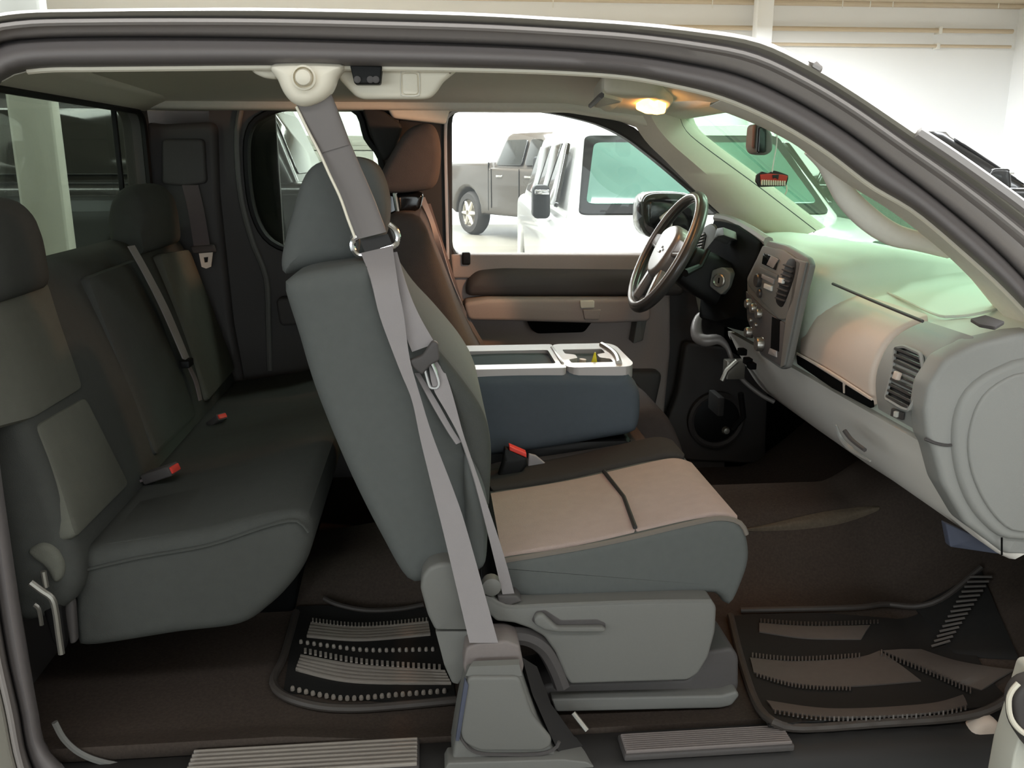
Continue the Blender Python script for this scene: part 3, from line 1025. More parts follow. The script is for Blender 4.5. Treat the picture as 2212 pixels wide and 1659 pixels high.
part('cushion', pxsoft(cu, 0.15, 0.15, 0.655, .018, 80, r2=.04), 'side_cloth', PS)
top = [(1085, 1213), (1300, 1176), (1500, 1130), (1560, 1121), (1598, 1131), (1612, 1155)]
edge = [P(x, y, .158) + Vector((0, 0, .001)) for x, y in spline(top, 40)]
part('piping', tube(edge, .0055, 6), 'piping_cloth', PS, 'pale piping along the near cushion edge')


def cushion_top(s):
    q = spline(xz(top[:5], .16), 60)
    return q


ct = cushion_top(0)


def seat_pad(i0, i1, y0, y1, lift, r, mname, lab=None, nm='seat_insert', dz=0.0):
    seg = ct[i0:i1]
    lower = [(x, z - .03) for x, z in seg]
    up = [(x, z + lift) for x, z in seg]
    poly = up + lower[::-1]
    return part(nm, soft(poly, y0, y1, r, 3), mname, PS, lab)


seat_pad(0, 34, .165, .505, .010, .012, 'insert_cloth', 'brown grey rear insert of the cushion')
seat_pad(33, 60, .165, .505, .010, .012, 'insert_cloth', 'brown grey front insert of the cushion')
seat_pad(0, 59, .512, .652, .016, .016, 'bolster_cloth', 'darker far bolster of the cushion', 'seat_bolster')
sx, sz = ct[33]
part('cushion_seam', tube([Vector((sx + .012 * (1 - 2 * abs(k / 12 - .5)), .175 + .325 * k / 12, sz + .0125)) for k in range(13)], .0045, 6), 'seal_dark', PS, 'dark seam across the cushion')
# side shield, recliner cover, lever, track
sh = [(1042, 1286), (1062, 1292), (1095, 1309), (1160, 1308), (1300, 1302), (1500, 1296), (1538, 1297), (1548, 1312), (1545, 1365), (1530, 1420), (1508, 1456), (1485, 1470), (1350, 1474),
      (1232, 1478), (1222, 1462), (1200, 1410), (1175, 1375), (1145, 1358), (1110, 1346), (1072, 1342), (1050, 1320)]
SH = part('side_shield', soft(fillet(xz(sh, .11), .006, 3), .108, .165, .010, 4), 'trim_grey', PS)
lv = [(1153, 1336), (1160, 1326), (1172, 1325), (1184, 1336), (1204, 1354), (1300, 1353), (1309, 1358), (1303, 1364), (1205, 1364), (1176, 1360), (1156, 1348)]
rec = [(1148, 1340), (1158, 1320), (1178, 1318), (1212, 1340), (1290, 1338), (1308, 1346), (1308, 1362), (1204, 1362), (1160, 1352)]
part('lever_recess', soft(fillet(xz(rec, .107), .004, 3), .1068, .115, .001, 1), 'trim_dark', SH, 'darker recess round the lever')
part('recline_lever', soft(fillet(xz(lv, .098), .004, 3), .092, .110, .006, 3), 'trim_grey', SH)
part('shield_lip', tube([P(x, y, .112) for x, y in spline([(1044, 1290), (1064, 1296), (1100, 1311), (1200, 1307), (1400, 1300), (1536, 1299)], 30)], .0045, 6), 'trim_grey', SH)
rc = [(908, 1272), (912, 1244), (926, 1226), (948, 1217), (975, 1216), (1000, 1225), (1020, 1300), (1040, 1362), (940, 1362), (924, 1330)]
part('recliner_cover', soft(fillet(xz(rc, .10), .006, 3), .098, .16, .012, 4), 'trim_grey', PS)
rc2 = [(940, 1364), (1045, 1364), (1040, 1420), (990, 1480), (976, 1476), (960, 1440)]
part('recliner_cover_base', soft(fillet(xz(rc2, .105), .004, 3), .102, .16, .008, 3), 'trim_grey', PS)
part('hinge_knob', lathe([(0, -.006), (.012, -.006), (.018, -.002), (.018, .02)], (P(1062, 1268, .112), Vector((1, 0, 0)), Vector((0, 0, 1)), Vector((0, 1, 0))), 16), 'trim_grey', PS)
part('trim_arch', tube([P(x, y, .125) for x, y in spline([(1100, 1372), (1140, 1376), (1175, 1398), (1200, 1440), (1215, 1480)], 20)], .018, 8), 'trim_dark', PS)
tr = [(1100, 1500), (1200, 1478), (1490, 1470), (1518, 1412), (1582, 1400), (1597, 1420), (1597, 1490), (1575, 1516), (1200, 1524), (1110, 1530)]
TK = part('track_cover', soft(fillet(xz(tr, .17), .01, 3), .172, .30, .008, 3), 'trim_dark', PS, 'dark lower seat track box')
lip = [(1190, 1508), (1560, 1500), (1590, 1490), (1597, 1500), (1580, 1522), (1555, 1528), (1200, 1536)]
part('track_lip', soft(fillet(xz(lip, .15), .006, 3), .145, .20, .008, 3), 'trim_grey', TK, 'paler rounded lip')
part('track_bar', tube([P(1238, 1540, .11), P(1268, 1578, .09)], .0055, 8), 'steel', PS, 'short bare metal bar below the track')
for xx in (.13, .50):
    for y_ in (.20, .60):
        part('seat_foot', box(xx - .03, xx + .03, y_ - .025, y_ + .025, .445, .60, .006), 'black', PS)
part('seat_base', box(.10, .55, .20, .62, .58, .74, .02), 'black', PS)

# ================================================================== centre section with fold-down console
CC = thing('center_console', 'folded down centre armrest console with silver tray and cup holders', 'console', (0.3, 0.83, 0.58))
cn = [(975, 816), (1330, 806), (1362, 812), (1384, 842), (1388, 870), (1385, 915), (1370, 940), (1300, 954), (1200, 972), (1100, 986), (1040, 990), (985, 985), (960, 900)]
part('armrest_body', soft(spline(xz(cn, .68), 70, True), .68, .99, .035, 5), 'console_cloth', CC, 'dark grey cloth armrest body')
zt = P(1150, 812, .68).z
xa, xb = P(980, 812, .69).x, P(1372, 806, .69).x
# tray rim: a silver frame with a long slot and a cup holder well
tp = (Vector((0, 0, zt + .004)), Vector((1, 0, 0)), Vector((0, 1, 0)), Vector((0, 0, 1)))
x1, x2 = PZ(990, 790, zt).x, PZ(1196, 790, zt).x
x3, x4 = PZ(1226, 785, zt).x, PZ(1316, 785, zt).x
ym = .835
part('tray_frame', holed(fillet([(xa, .692), (x2 + .02, .692), (x2 + .02, .980), (xa, .980)], .012), fillet([(x1 - .06, .742), (x2, .742), (x2, .905), (x1 - .06, .905)], .012), -.02, .012, tp, 60, .004), 'silver_plastic', CC)
part('tray_well', box(x1 - .06, x2, .742, .905, zt - .055, zt - .048, .002), 'black', CC)
for yw in (.738, .903):
    part('tray_wall', box(x1 - .06, x2, yw, yw + .006, zt - .05, zt + .006, .001), 'black', CC)
cupo = fillet([(x2 + .02, .692), (xb - .012, .692), (xb + .004, .73), (xb + .004, .94), (xb - .012, .980), (x2 + .02, .980)], .03)
cw = fillet([(x3, .745), (x4, .745), (x4, .785), (x4 - .025, .80), (x4 - .025, .84), (x4, .855), (x4, .905), (x3, .905), (x3, .855), (x3 + .025, .84), (x3 + .025, .80), (x3, .785)], .008)
part('cup_holder_plate', holed(cupo, cw, -.02, .012, tp, 60, .004), 'silver_plastic', CC)
part('cup_well', box(x3 - .01, x4 + .01, .735, .915, zt - .075, zt - .068, .002), 'black', CC)
for yw in (.735, .905):
    part('well_wall', box(x3 - .01, x4 + .01, yw, yw + .006, zt - .07, zt - .012, .001), 'dark_gap', CC)
part('tray_divider', box(x2 + .012, x2 + .020, .735, .94, zt + .012, zt + .020, .003), 'satin_metal', CC)
part('front_lip', tube([Vector((xb - .035 + .012 * math.sin(math.pi * i / 10), .72 + .23 * i / 10, zt + .018)) for i in range(11)], .008, 8), 'satin_metal', CC, 'raised bright lip at the front end')
part('lower_cushion', pxsoft([(1010, 1080), (1050, 1010), (1200, 985), (1380, 960), (1410, 975), (1400, 1040), (1100, 1100)], .69, .67, .99, .03, 60), 'seat_cloth', CC)
part('console_base', box(.10, .50, .70, .98, .52, .86, .02), 'black', CC)
part('backrest', soft(spline([(.02, .86), (.10, .90), (.08, 1.06), (-.02, 1.06), (-.10, .90)], 40, True), .69, .98, .03), 'side_cloth', CC)
# little things in the cup holder
a = P(1282, 798, .775)
o = tag(link_mesh('yellow_pick', loft([[Vector((a.x + .012 * math.cos(t), a.y + .004 * math.sin(t), zt - .066)) for t in [k * math.pi / 4 for k in range(8)]],
                                         [Vector((a.x + .012 * math.cos(t), a.y + .004 * math.sin(t), zt - .01)) for t in [k * math.pi / 4 for k in range(8)]],
                                         [Vector((a.x + .002 * math.cos(t) + .003, a.y + .002 * math.sin(t), zt + .035)) for t in [k * math.pi / 4 for k in range(8)]]]), 'yellow'),
        'small pointed yellow stick standing in the console cup holder', 'stick')
a = P(1262, 796, .775)
o = thing('tan_marker', 'small tan marker with white cap leaning in the console cup holder', 'marker', (a.x, a.y, zt - .07))
part('barrel', tube([Vector((a.x - .012, a.y, zt - .066)), Vector((a.x - .004, a.y, zt + .018))], .009, 10), 'tan_plastic', o)
part('cap', tube([Vector((a.x + .008, a.y - .012, zt - .066)), Vector((a.x + .012, a.y - .012, zt + .008))], .005, 8), 'cream_paper', o)

# ================================================================== driver seat
DS = thing('bucket_seat', 'driver seat beyond the centre console with brown lit headrest', 'seat', (0.35, 1.25, 0.58), 'front seats')
db = [(838, 470), (860, 462), (900, 464), (918, 485), (935, 530), (960, 595), (985, 662), (1010, 725), (1035, 775), (1060, 830), (1060, 960), (1000, 980), (940, 900), (880, 720), (850, 600), (836, 520)]
part('backrest', pxsoft(db, 1.04, 1.03, 1.52, .035, 70), 'wheel_brown' if False else 'seat_cloth', DS)
dh = [(812, 404), (830, 358), (868, 294), (894, 272), (926, 266), (945, 284), (953, 330), (948, 382), (934, 406), (900, 414), (850, 418), (822, 416)]
part('headrest', pxsoft(dh, 1.12, 1.12, 1.42, .045, 60), 'seat_cloth', DS)
part('headrest_guide', pxsoft([(828, 414), (900, 414), (916, 420), (908, 452), (880, 462), (830, 470)], 1.20, 1.19, 1.34, .015, 0, .01), 'black_gloss', DS, 'black collar under the headrest')
for yp in (1.17, 1.36):
    part('headrest_post', tube([P(852, 415, yp), P(862, 475, yp)], .007, 8), 'chrome', DS)
dc = [(1160, 1000), (1300, 905), (1380, 886), (1412, 880), (1442, 900), (1466, 945), (1478, 985), (1470, 1030), (1200, 1050)]
part('cushion', pxsoft(dc, 1.03, 1.02, 1.52, .03, 60), 'seat_cloth', DS)
part('seat_base', box(.20, .62, 1.06, 1.48, .45, .80, .03), 'black', DS)

# ================================================================== rear bench
RB = thing('rear_bench', 'dark cloth rear bench seat folded out at the left behind the front seats', 'seat', (-0.55, 0.8, 0.56))
bprof = [(-.655, .80), (-.665, .90), (-.70, 1.05), (-.755, 1.22), (-.795, 1.315), (-.83, 1.335), (-.858, 1.32), (-.855, 1.0), (-.80, .74), (-.70, .74)]
part('backrest', soft(spline(bprof, 60, True), .135, 1.49, .03, 4), 'rear_cloth', RB)
cprof = spline(xz([(172, 1196), (260, 1176), (420, 1150), (560, 1118), (640, 1106), (668, 1118), (676, 1160), (662, 1215), (630, 1266), (582, 1314), (515, 1356), (380, 1374), (190, 1402), (160, 1380), (156, 1290)], .18), 80, True)
part('cushion', soft(cprof, .175, 1.49, .03, 4), 'rear_cloth', RB)
part('underseat_shade', soft(fillet([(-.80, .46), (-.36, .46), (-.32, .68), (-.80, .68)], .02), .60, 1.47, .01), 'dark_gap', RB)  # near-black block standing in for the shade under the bench
bp0, bp1 = Vector((-.665, 0, .87)), Vector((-.765, 0, 1.25))
bn = Vector((bp1.z - bp0.z, 0, -(bp1.x - bp0.x))).normalized()
bfr = plane_frame(bp0 + bn * .004, bn)
part('back_insert', patch([(-40, 612), (92, 610), (120, 700), (170, 842), (62, 908), (-60, 940)], bfr, -.03, .014, .012, .02), 'rear_insert', RB, 'upper seat back insert at the near side')
part('back_insert', patch([(66, 920), (174, 858), (225, 960), (270, 1050), (150, 1170), (118, 1060)], bfr, -.03, .014, .012, .02), 'rear_insert', RB, 'lower seat back insert at the near side')
part('center_pad', patch([(180, 600), (290, 560), (345, 700), (420, 900), (330, 990), (240, 760)], bfr, -.03, .012, .014, .02), 'rear_cloth', RB)
part('far_pad', patch([(335, 550), (400, 540), (455, 680), (500, 800), (440, 870), (385, 700)], bfr, -.03, .016, .014, .02), 'rear_insert', RB, 'far seat back insert')
cfr = plane_frame(Vector((-.40, 0, P(420, 1150, .2).z + .0)), (Vector((-.12, 0, 1))), Vector((0, 1, 0)))
part('cushion_insert', patch([(205, 1192), (424, 1160), (500, 1050), (290, 1098)], cfr, -.03, .014, .012, .015), 'rear_cloth', RB)
part('cushion_insert', patch([(440, 1158), (600, 1112), (700, 985), (515, 1042)], cfr, -.03, .014, .012, .015), 'rear_insert', RB)
part('cushion_insert', patch([(440, 960), (560, 920), (690, 868), (740, 850), (720, 920), (600, 968), (450, 1010)], cfr, -.03, .012, .012, .015), 'rear_cloth', RB)
part('side_skirt_seam', tube([P(x, y, .172) for x, y in spline([(170, 1235), (300, 1205), (450, 1178), (580, 1136), (640, 1125), (666, 1150)], 30)], .003, 6), 'rear_cloth', RB)
RB_LATCH = part('latch_rod', tube([P(x, y, .10) for x, y in spline([(66, 1258), (90, 1276), (112, 1292), (120, 1320), (127, 1370), (133, 1412)], 20)], .006, 8), 'steel', RB, 'bare bent metal latch rod')
part('latch_plate', pxsoft([(96, 1240), (128, 1280), (142, 1390), (136, 1412), (112, 1390), (86, 1300)], .14, .14, .16, .006, 0, .01), 'black', RB)
part('latch_pin', tube([P(94, 1234, .11), P(100, 1268, .11)], .005, 8), 'steel', RB)
part('latch_hook', tube([P(x, y, .11) for x, y in spline([(74, 1306), (84, 1316), (90, 1350)], 8)], .004, 6), 'steel', RB)
part('fold_strap', pxsoft([(60, 1190), (90, 1174), (120, 1186), (138, 1220), (134, 1250), (116, 1258), (96, 1226), (70, 1206)], .13, .125, .16, .012, 40), 'rear_insert', RB, 'loose grey fabric strap at the hinge')
part('side_bracket', pxsoft([(140, 1290), (158, 1300), (164, 1390), (150, 1394), (136, 1330)], .16, .16, .18, .006, 0, .01), 'trim_dark', RB)


def headrest(Y0, Y1, nm, lab, cx):
    q = [(cx - .055, 1.31), (cx - .06, 1.42), (cx - .03, 1.475), (cx + .02, 1.482), (cx + .05, 1.45), (cx + .058, 1.38), (cx + .052, 1.315), (cx, 1.30)]
    n = 14
    rings = []
    base = spline(q, 40, True)
    for i in range(n + 1):
        s = i / n
        k = max(0.02, 1 - abs(2 * s - 1) ** 4.5) ** .5
        rings.append([Vector((cx + (x - cx) * (.55 + .45 * k), Y0 + (Y1 - Y0) * s, 1.30 + (z - 1.30) * (.35 + .65 * k))) for x, z in base])
    h = part(nm, loft(rings), 'rear_cloth', RB, lab)
    for yq in (Y0 + .07, Y1 - .07):
        part('headrest_post', tube([(cx - .01, yq, 1.26), (cx - .01, yq, 1.34)], .007, 8), 'black', h)


headrest(.16, .415, 'headrest', 'near rear headrest cut by the left frame', -.80)
headrest(1.06, 1.40, 'headrest', 'far rear headrest', -.81)
# rear belts and buckles


def strap(name, parent, Lp, Rp, YL, m, n=24, YR=None, th=.0014):
    """Strap whose two edges are pixel lines, each point with its own depth."""
    Ls = spline([(p[0], p[1], y * 10) for p, y in zip(Lp, YL)], n)
    Rs = spline([(p[0], p[1], y * 10) for p, y in zip(Rp, YL)], n)
    L = [P(a[0], a[1], a[2] / 10) for a in Ls]
    R = [P(a[0], a[1], a[2] / 10 + .004) for a in Rs]
    return part(name, ribbon(L, R, th), m, parent)


FB = thing('rear_seatbelt', 'grey rear belt hanging from the far rear corner trim with pale tongue', 'seatbelt', (-.7, 1.45, .9))
strap('webbing', FB, [(393, 400), (405, 450), (420, 540)], [(428, 400), (440, 450), (455, 538)], [1.485, 1.47, 1.45], 'webbing_dark')
part('tongue_grip', pxsoft([(412, 532), (462, 528), (468, 544), (418, 548)], 1.45, 1.44, 1.46, .006, 0, .005), 'trim_dark', FB)
lp = xz([(430, 546), (460, 544), (456, 576), (446, 580), (436, 576)], 1.45)
part('tongue', holed(orient(lp), orient(xz([(440, 556), (450, 555), (449, 566), (442, 567)], 1.45)), 1.446, 1.452, XZF, 40, .001), 'white_plastic', FB, 'pale metal tongue')
MB_ = thing('center_rear_seatbelt', 'narrow pale belt across the middle of the rear seat back', 'seatbelt', (-.7, 1.0, .9))


def onback(px, py, h=.03):
    return PP(px, py, bp0 + bn * h, bn)


Ls = [onback(x, y, .035) for x, y in spline([(276, 532), (310, 592), (350, 672), (395, 775)], 20)]
Rs = [onback(x, y, .035) for x, y in spline([(290, 530), (324, 590), (366, 672), (412, 782)], 20)]
part('webbing', ribbon(Ls, Rs, .0014), 'webbing', MB_)
Ls = [onback(x, y, .035) for x, y in spline([(404, 790), (420, 826), (430, 866)], 10)]
Rs = [onback(x, y, .035) for x, y in spline([(410, 788), (427, 824), (436, 864)], 10)]
part('lower_webbing', ribbon(Ls, Rs, .0014), 'webbing_dark', MB_)
a = onback(404, 784, .035)
part('belt_clip', box(a.x - .012, a.x + .012, a.y - .025, a.y + .025, a.z - .010, a.z + .010, .004), 'black', MB_)


def buckle(nm, lab, p, d, s=1.0, grp=None):
    d = Vector(d).normalized()
    up = Vector((0, 0, 1))
    side = d.cross(up).normalized()
    fr_ = (p, side, d.cross(side) * -1, d)
    t = thing(nm, lab, 'buckle', tuple(p - d * .1 * s), grp)
    part('buckle_body', soft(fillet([(-.020 * s, -.012 * s), (.020 * s, -.012 * s), (.020 * s, .012 * s), (-.020 * s, .012 * s)], .005 * s), -.075 * s, 0, .004, 2, fr_), 'trim_dark', t)
    part('release_button', soft(fillet([(-.016 * s, -.008 * s), (.016 * s, -.008 * s), (.016 * s, .008 * s), (-.016 * s, .008 * s)], .003), -.01, .004 * s, .002, 2, fr_), 'red', t, 'red release button')
    part('buckle_strap', soft([(-.018 * s, -.003), (.018 * s, -.003), (.018 * s, .003), (-.018 * s, .003)], -.16 * s, -.07 * s, .001, 1, fr_), 'webbing_dark', t)
    return t


buckle('rear_buckle', 'rear buckle with red button nearest the camera on the bench', P(377, 1012, .50), (.9, -.25, .35), 1.0, 'rear buckles')
buckle('rear_buckle', 'small dark rear buckle with red button far back on the bench', P(480, 899, .95), (.6, -.5, .5), .8, 'rear buckles')

# ================================================================== passenger belt
SB = thing('front_seatbelt', 'grey front passenger belt running from roof cover through sleeve to floor tower', 'seatbelt', (-.1, .2, 1.7))
part('anchor_cover', pxsoft([(592, 138), (735, 138), (728, 170), (718, 196), (702, 214), (678, 226), (655, 230), (632, 222), (614, 202), (602, 176)], .19, .17, .235, .022, 60, 0, 5), 'cream_plastic', SB, 'cream rounded anchor cover')
kc = P(656, 168, .165)
kf = (kc, Vector((1, 0, 0)), Vector((0, 0, 1)), Vector((0, -1, 0)))
part('anchor_bolt_cap', lathe([(.014, -.012), (.014, .004), (.012, .009), (.006, .012), (0, .013)], kf, 24), 'cream_plastic', SB)
part('bolt_ring', lathe([(.020, -.01), (.020, .002), (.017, .004), (.016, -.01)], kf, 24), 'cream_plastic', SB)


def flat_sleeve(L, R, YL, th, m, name, parent, lab=None):
    n = 26
    Ls, Rs = spline(L, n), spline(R, n)
    Y3 = [a[2] / 10 for a in spline([(p[0], p[1], y * 10) for p, y in zip(L, YL)], n)]
    rings = []
    for i, (a, b, y) in enumerate(zip(Ls, Rs, [(q,) for q in Y3])):
        l, r = P(a[0], a[1], y[0]), P(b[0], b[1], y[0])
        c, h = (l + r) / 2, (r - l) / 2
        ring = []
        for k in range(20):
            t = 2 * math.pi * k / 20
            cx, cy = math.cos(t), math.sin(t)
            ex = abs(cx) ** .7 * (1 if cx > 0 else -1)
            ey = abs(cy) ** .7 * (1 if cy > 0 else -1)
            ring.append(c + h * ex + Vector((0, th * ey, 0)))
        rings.append(ring)
    return part(name, loft(rings), m, parent, lab)


flat_sleeve([(638, 222), (663, 276), (690, 332)], [(714, 198), (737, 256), (758, 312)], [.205, .21, .215], .013, 'sleeve_plastic', 'upper_sleeve', SB, 'wider grey upper sleeve')
flat_sleeve([(690, 328), (712, 377), (735, 427), (752, 475), (768, 517)], [(755, 304), (780, 362), (807, 425), (822, 464), (836, 500)], [.215, .22, .225, .228, .228], .011, 'sleeve_plastic', 'lower_sleeve', SB)
part('sleeve_edge', tube([P(x, y, .198) for x, y in spline([(640, 230), (663, 278), (690, 330), (712, 378), (735, 427), (752, 475), (766, 512)], 24)], .0025, 6), 'cream_plastic', SB, 'thin light edge of the sleeve')
strap('belt_fold', SB, [(778, 520), (788, 545), (793, 562)], [(838, 505), (846, 525), (850, 545)], [.226, .224, .22], 'seal_dark', 10)
# loop on the seat shoulder
lc = [P(x, y, .224) for x, y in spline([(772, 512), (762, 520), (762, 538), (776, 552), (800, 548), (830, 538), (852, 530), (860, 515), (854, 496), (840, 484)], 30)]
part('guide_loop', tube(lc, .0055, 8), 'chrome', SB, 'bright metal guide loop')
part('guide_base', pxsoft([(756, 508), (770, 500), (778, 520), (774, 548), (760, 540)], .245, .235, .265, .006, 0, .006), 'trim_grey', SB)
part('guide_base', pxsoft([(838, 482), (856, 488), (866, 510), (860, 528), (850, 520)], .245, .235, .265, .006, 0, .006), 'trim_grey', SB)
strap('shoulder_webbing', SB, [(780, 548), (800, 602), (818, 676), (839, 736), (866, 806), (890, 866), (908, 950), (935, 1060), (960, 1160), (1014, 1388)],
      [(848, 532), (860, 619), (872, 679), (881, 751), (889, 792), (908, 857), (934, 940), (980, 1060), (1010, 1150), (1076, 1388)], [.215, .138, .125, .118, .112, .108, .10, .088, .075, .055], 'webbing', 44)
strap('inner_webbing', SB, [(800, 552), (846, 650), (866, 700), (890, 760)], [(858, 545), (880, 620), (905, 680), (940, 742)], [.222, .15, .138, .134], 'webbing', 24)
part('tongue_grip', soft(fillet(xz([(884, 776), (912, 766), (934, 734), (946, 738), (950, 776), (930, 786), (912, 808), (890, 790)], .13), .006), .118, .136, .006, 3), 'trim_dark', SB, 'dark plastic tongue grip')
part('latch_tongue', tube([P(x, y, .124) for x, y in spline([(918, 800), (922, 815), (928, 834), (936, 838), (945, 836), (948, 826), (942, 806), (933, 786)], 24)], .0032, 6), 'chrome', SB, 'metal latch tongue')
strap('lap_webbing', SB, [(926, 790), (936, 840), (964, 890), (995, 950), (1022, 1030), (1048, 1130), (1068, 1210), (1086, 1286)], [(950, 776), (966, 816), (982, 868), (1004, 950), (1042, 1060), (1076, 1160), (1096, 1225), (1112, 1286)],
      [.132, .125, .118, .112, .108, .108, .112, .12], 'webbing', 36)
strap('lap_fold', SB, [(896, 806), (930, 870), (965, 930), (985, 960)], [(906, 806), (944, 868), (976, 925), (996, 955)], [.138, .126, .12, .116], 'webbing', 16)
part('lap_anchor', pxsoft([(1074, 1284), (1116, 1284), (1128, 1296), (1100, 1306), (1076, 1300)], .118, .112, .15, .006, 0, .004), 'trim_dark', SB)
# tower on the sill that the belt runs into
TW = thing('belt_tower', 'grey tapered plastic belt tower standing on the sill at the bottom', 'belt cover', (.05, .06, .56))


def twring(px, Y):
    return [P(x, y, Y) for x, y in px]


fw = [(1010, 1452), (1124, 1452), (1140, 1500), (1166, 1570), (1212, 1650), (975, 1652), (990, 1560), (1004, 1490)]
part('tower_body', soft(fillet(xz(fw, .03), .006, 3), .028, .12, .010, 4), 'trim_grey', TW)
part('front_panel', soft(fillet(xz([(1010, 1462), (1122, 1462), (1150, 1545), (1192, 1596), (1190, 1612), (1170, 1622), (1036, 1622), (1004, 1606), (992, 1580), (1000, 1510)], .022), .012, 4), .020, .034, .006, 3), 'trim_grey', TW, 'raised front panel')
part('panel_seam', tube([P(x, y, .026) for x, y in spline([(992, 1575), (1000, 1600), (1030, 1626), (1100, 1630), (1170, 1628), (1200, 1616), (1208, 1602)], 24)], .0035, 6), 'trim_dark', TW)
part('tower_shoulder', loft([[P(1006, 1460, .028), P(1128, 1460, .028), P(1128, 1460, .11), P(1006, 1460, .11)], [P(1014, 1440, .030), P(1122, 1436, .030), P(1122, 1436, .11), P(1014, 1440, .11)],
                             [P(1022, 1428, .045), P(1122, 1424, .045), P(1122, 1424, .12), P(1022, 1428, .12)]]), 'trim_grey', TW)
part('tower_collar', soft(fillet(xz([(1006, 1400), (1030, 1388), (1096, 1384), (1122, 1394), (1132, 1440), (1126, 1462), (1008, 1464), (1000, 1440)], .06), .006, 3), .058, .13, .008, 3), 'trim_brown', TW, 'darker collar the webbing enters')
part('tower_foot', soft(fillet(xz([(960, 1660), (968, 1646), (1215, 1638), (1268, 1644), (1300, 1665), (1200, 1700), (970, 1700)], .016), .003, 3), .012, .06, .004, 3), 'trim_grey', TW)
part('side_strip', soft(fillet(xz([(1004, 1468), (1012, 1480), (992, 1600), (984, 1600)], .019), .002), .017, .03, .002, 2), 'blue_card', TW, 'thin bluish strip down its left edge')
part('tower_wing', loft([[P(1128, 1420, .08), P(1160, 1440, .10), P(1160, 1440, .13), P(1128, 1420, .13)], [P(1150, 1500, .06), P(1190, 1520, .10), P(1190, 1520, .13), P(1150, 1500, .13)],
                         [P(1185, 1580, .05), P(1240, 1590, .09), P(1240, 1590, .13), P(1185, 1580, .13)], [P(1215, 1640, .03), P(1330, 1640, .07), P(1330, 1640, .12), P(1215, 1640, .12)]]), 'seal_dark', TW, 'dark wing along the right side')
# roof trim holding the anchor and door striker
RT = thing('roof_side_trim', 'cream roof side trim behind the belt anchor with black latch striker', 'trim', (.0, .22, 1.7))
part('trim_panel', soft(fillet(xz([(735, 138), (990, 150), (976, 162), (958, 176), (944, 198), (932, 210), (915, 214), (785, 214), (768, 208), (750, 190), (730, 168)], .23), .006, 3), .225, .255, .010, 4), 'cream_plastic', RT)
part('trim_tail', soft(fillet(xz([(538, 146), (600, 140), (600, 172), (570, 168), (548, 158)], .23), .006, 3), .225, .25, .008, 3), 'cream_plastic', RT)
part('airbag_tab', soft(fillet(xz([(868, 158), (902, 158), (904, 204), (870, 204)], .222), .006, 4), .221, .23, .003, 2), 'cream_plastic', RT, 'raised rounded tab')
part('tab_groove', tube([P(x, y, .2235) for x, y in spline([(866, 160), (870, 155), (900, 155), (906, 162), (906, 200), (900, 207), (872, 207), (866, 200)], 40, True)], .0010, 4, True), 'headliner', RT)
st = part('door_striker', soft(fillet(xz([(756, 140), (826, 142), (822, 182), (766, 182)], .20), .004, 3), .195, .24, .006, 3), 'black', RT, 'black latch striker')
for px in (772, 800, 812):
    part('striker_bolt', lathe([(.006, -.004), (.006, .002), (0, .004)], (P(px, 172, .194), Vector((1, 0, 0)), Vector((0, 0, 1)), Vector((0, -1, 0))), 10), 'trim_dark', st)

# passenger buckle
bp_ = P(1128, 985, .60)
PB = thing('front_buckle', 'black seat buckle with red button between passenger cushion and console', 'buckle', tuple(bp_))
part('buckle_body', pxsoft([(1090, 966), (1138, 988), (1140, 1004), (1120, 1030), (1088, 1042), (1070, 1045), (1085, 1000)], .59, .585, .615, .008, 0, .006), 'black', PB)
part('release_button', pxsoft([(1100, 962), (1137, 978), (1137, 988), (1100, 972)], .59, .586, .612, .003, 0, .002), 'red', PB, 'red release button')
part('buckle_stalk', tube([P(1082, 1040, .60), P(1062, 1078, .60)], .014, 8), 'black', PB)
o = thing('stray_belt_end', 'short grey belt end lying beside the front buckle', 'belt', tuple(P(1160, 1000, .62)))
part('belt_end', pxsoft([(1142, 980), (1158, 984), (1182, 1004), (1176, 1010), (1140, 1010)], .62, .618, .628, .003, 0, .003), 'webbing', o)

# ================================================================== driver belt
DB = thing('driver_seatbelt', 'driver belt hanging from dark roof guide behind the brown headrest', 'seatbelt', (0, 1.5, 1.6))
part('shoulder_guide', soft(fillet(xz([(782, 232), (824, 236), (872, 272), (850, 330), (830, 352), (802, 296)], 1.50), .02, 4), 1.485, 1.53, .010, 3), 'seal_dark', DB, 'dark plastic belt guide')
strap('webbing', DB, [(905, 430), (930, 486), (955, 575), (990, 660), (1004, 730), (1016, 752)], [(918, 426), (945, 500), (975, 600), (1005, 670), (1030, 715), (1052, 752)], [1.46, 1.40, 1.45, 1.50, 1.52, 1.53], 'webbing', 30)
strap('webbing_fold', DB, [(922, 440), (950, 540), (986, 650)], [(930, 440), (962, 540), (1000, 655)], [1.5, 1.5, 1.52], 'webbing_dark', 16)

# ================================================================== dashboard
DA = thing('dashboard', 'light grey dashboard spanning the cab under the windshield', 'dashboard', (1.0, .8, .9))
near = spline(xz([(1998, 948), (1990, 884), (1999, 830), (2034, 772), (2100, 736), (2196, 712)], .12), 20)
topn = [(1.13, 1.256), (1.22, 1.264), (1.34, 1.264), (1.44, 1.258), (1.54, 1.25)]
profP = near + topn                        # passenger half, front edge up and over
backP = [(1.52, 1.10), (1.10, 1.05)]
N1 = len(profP)


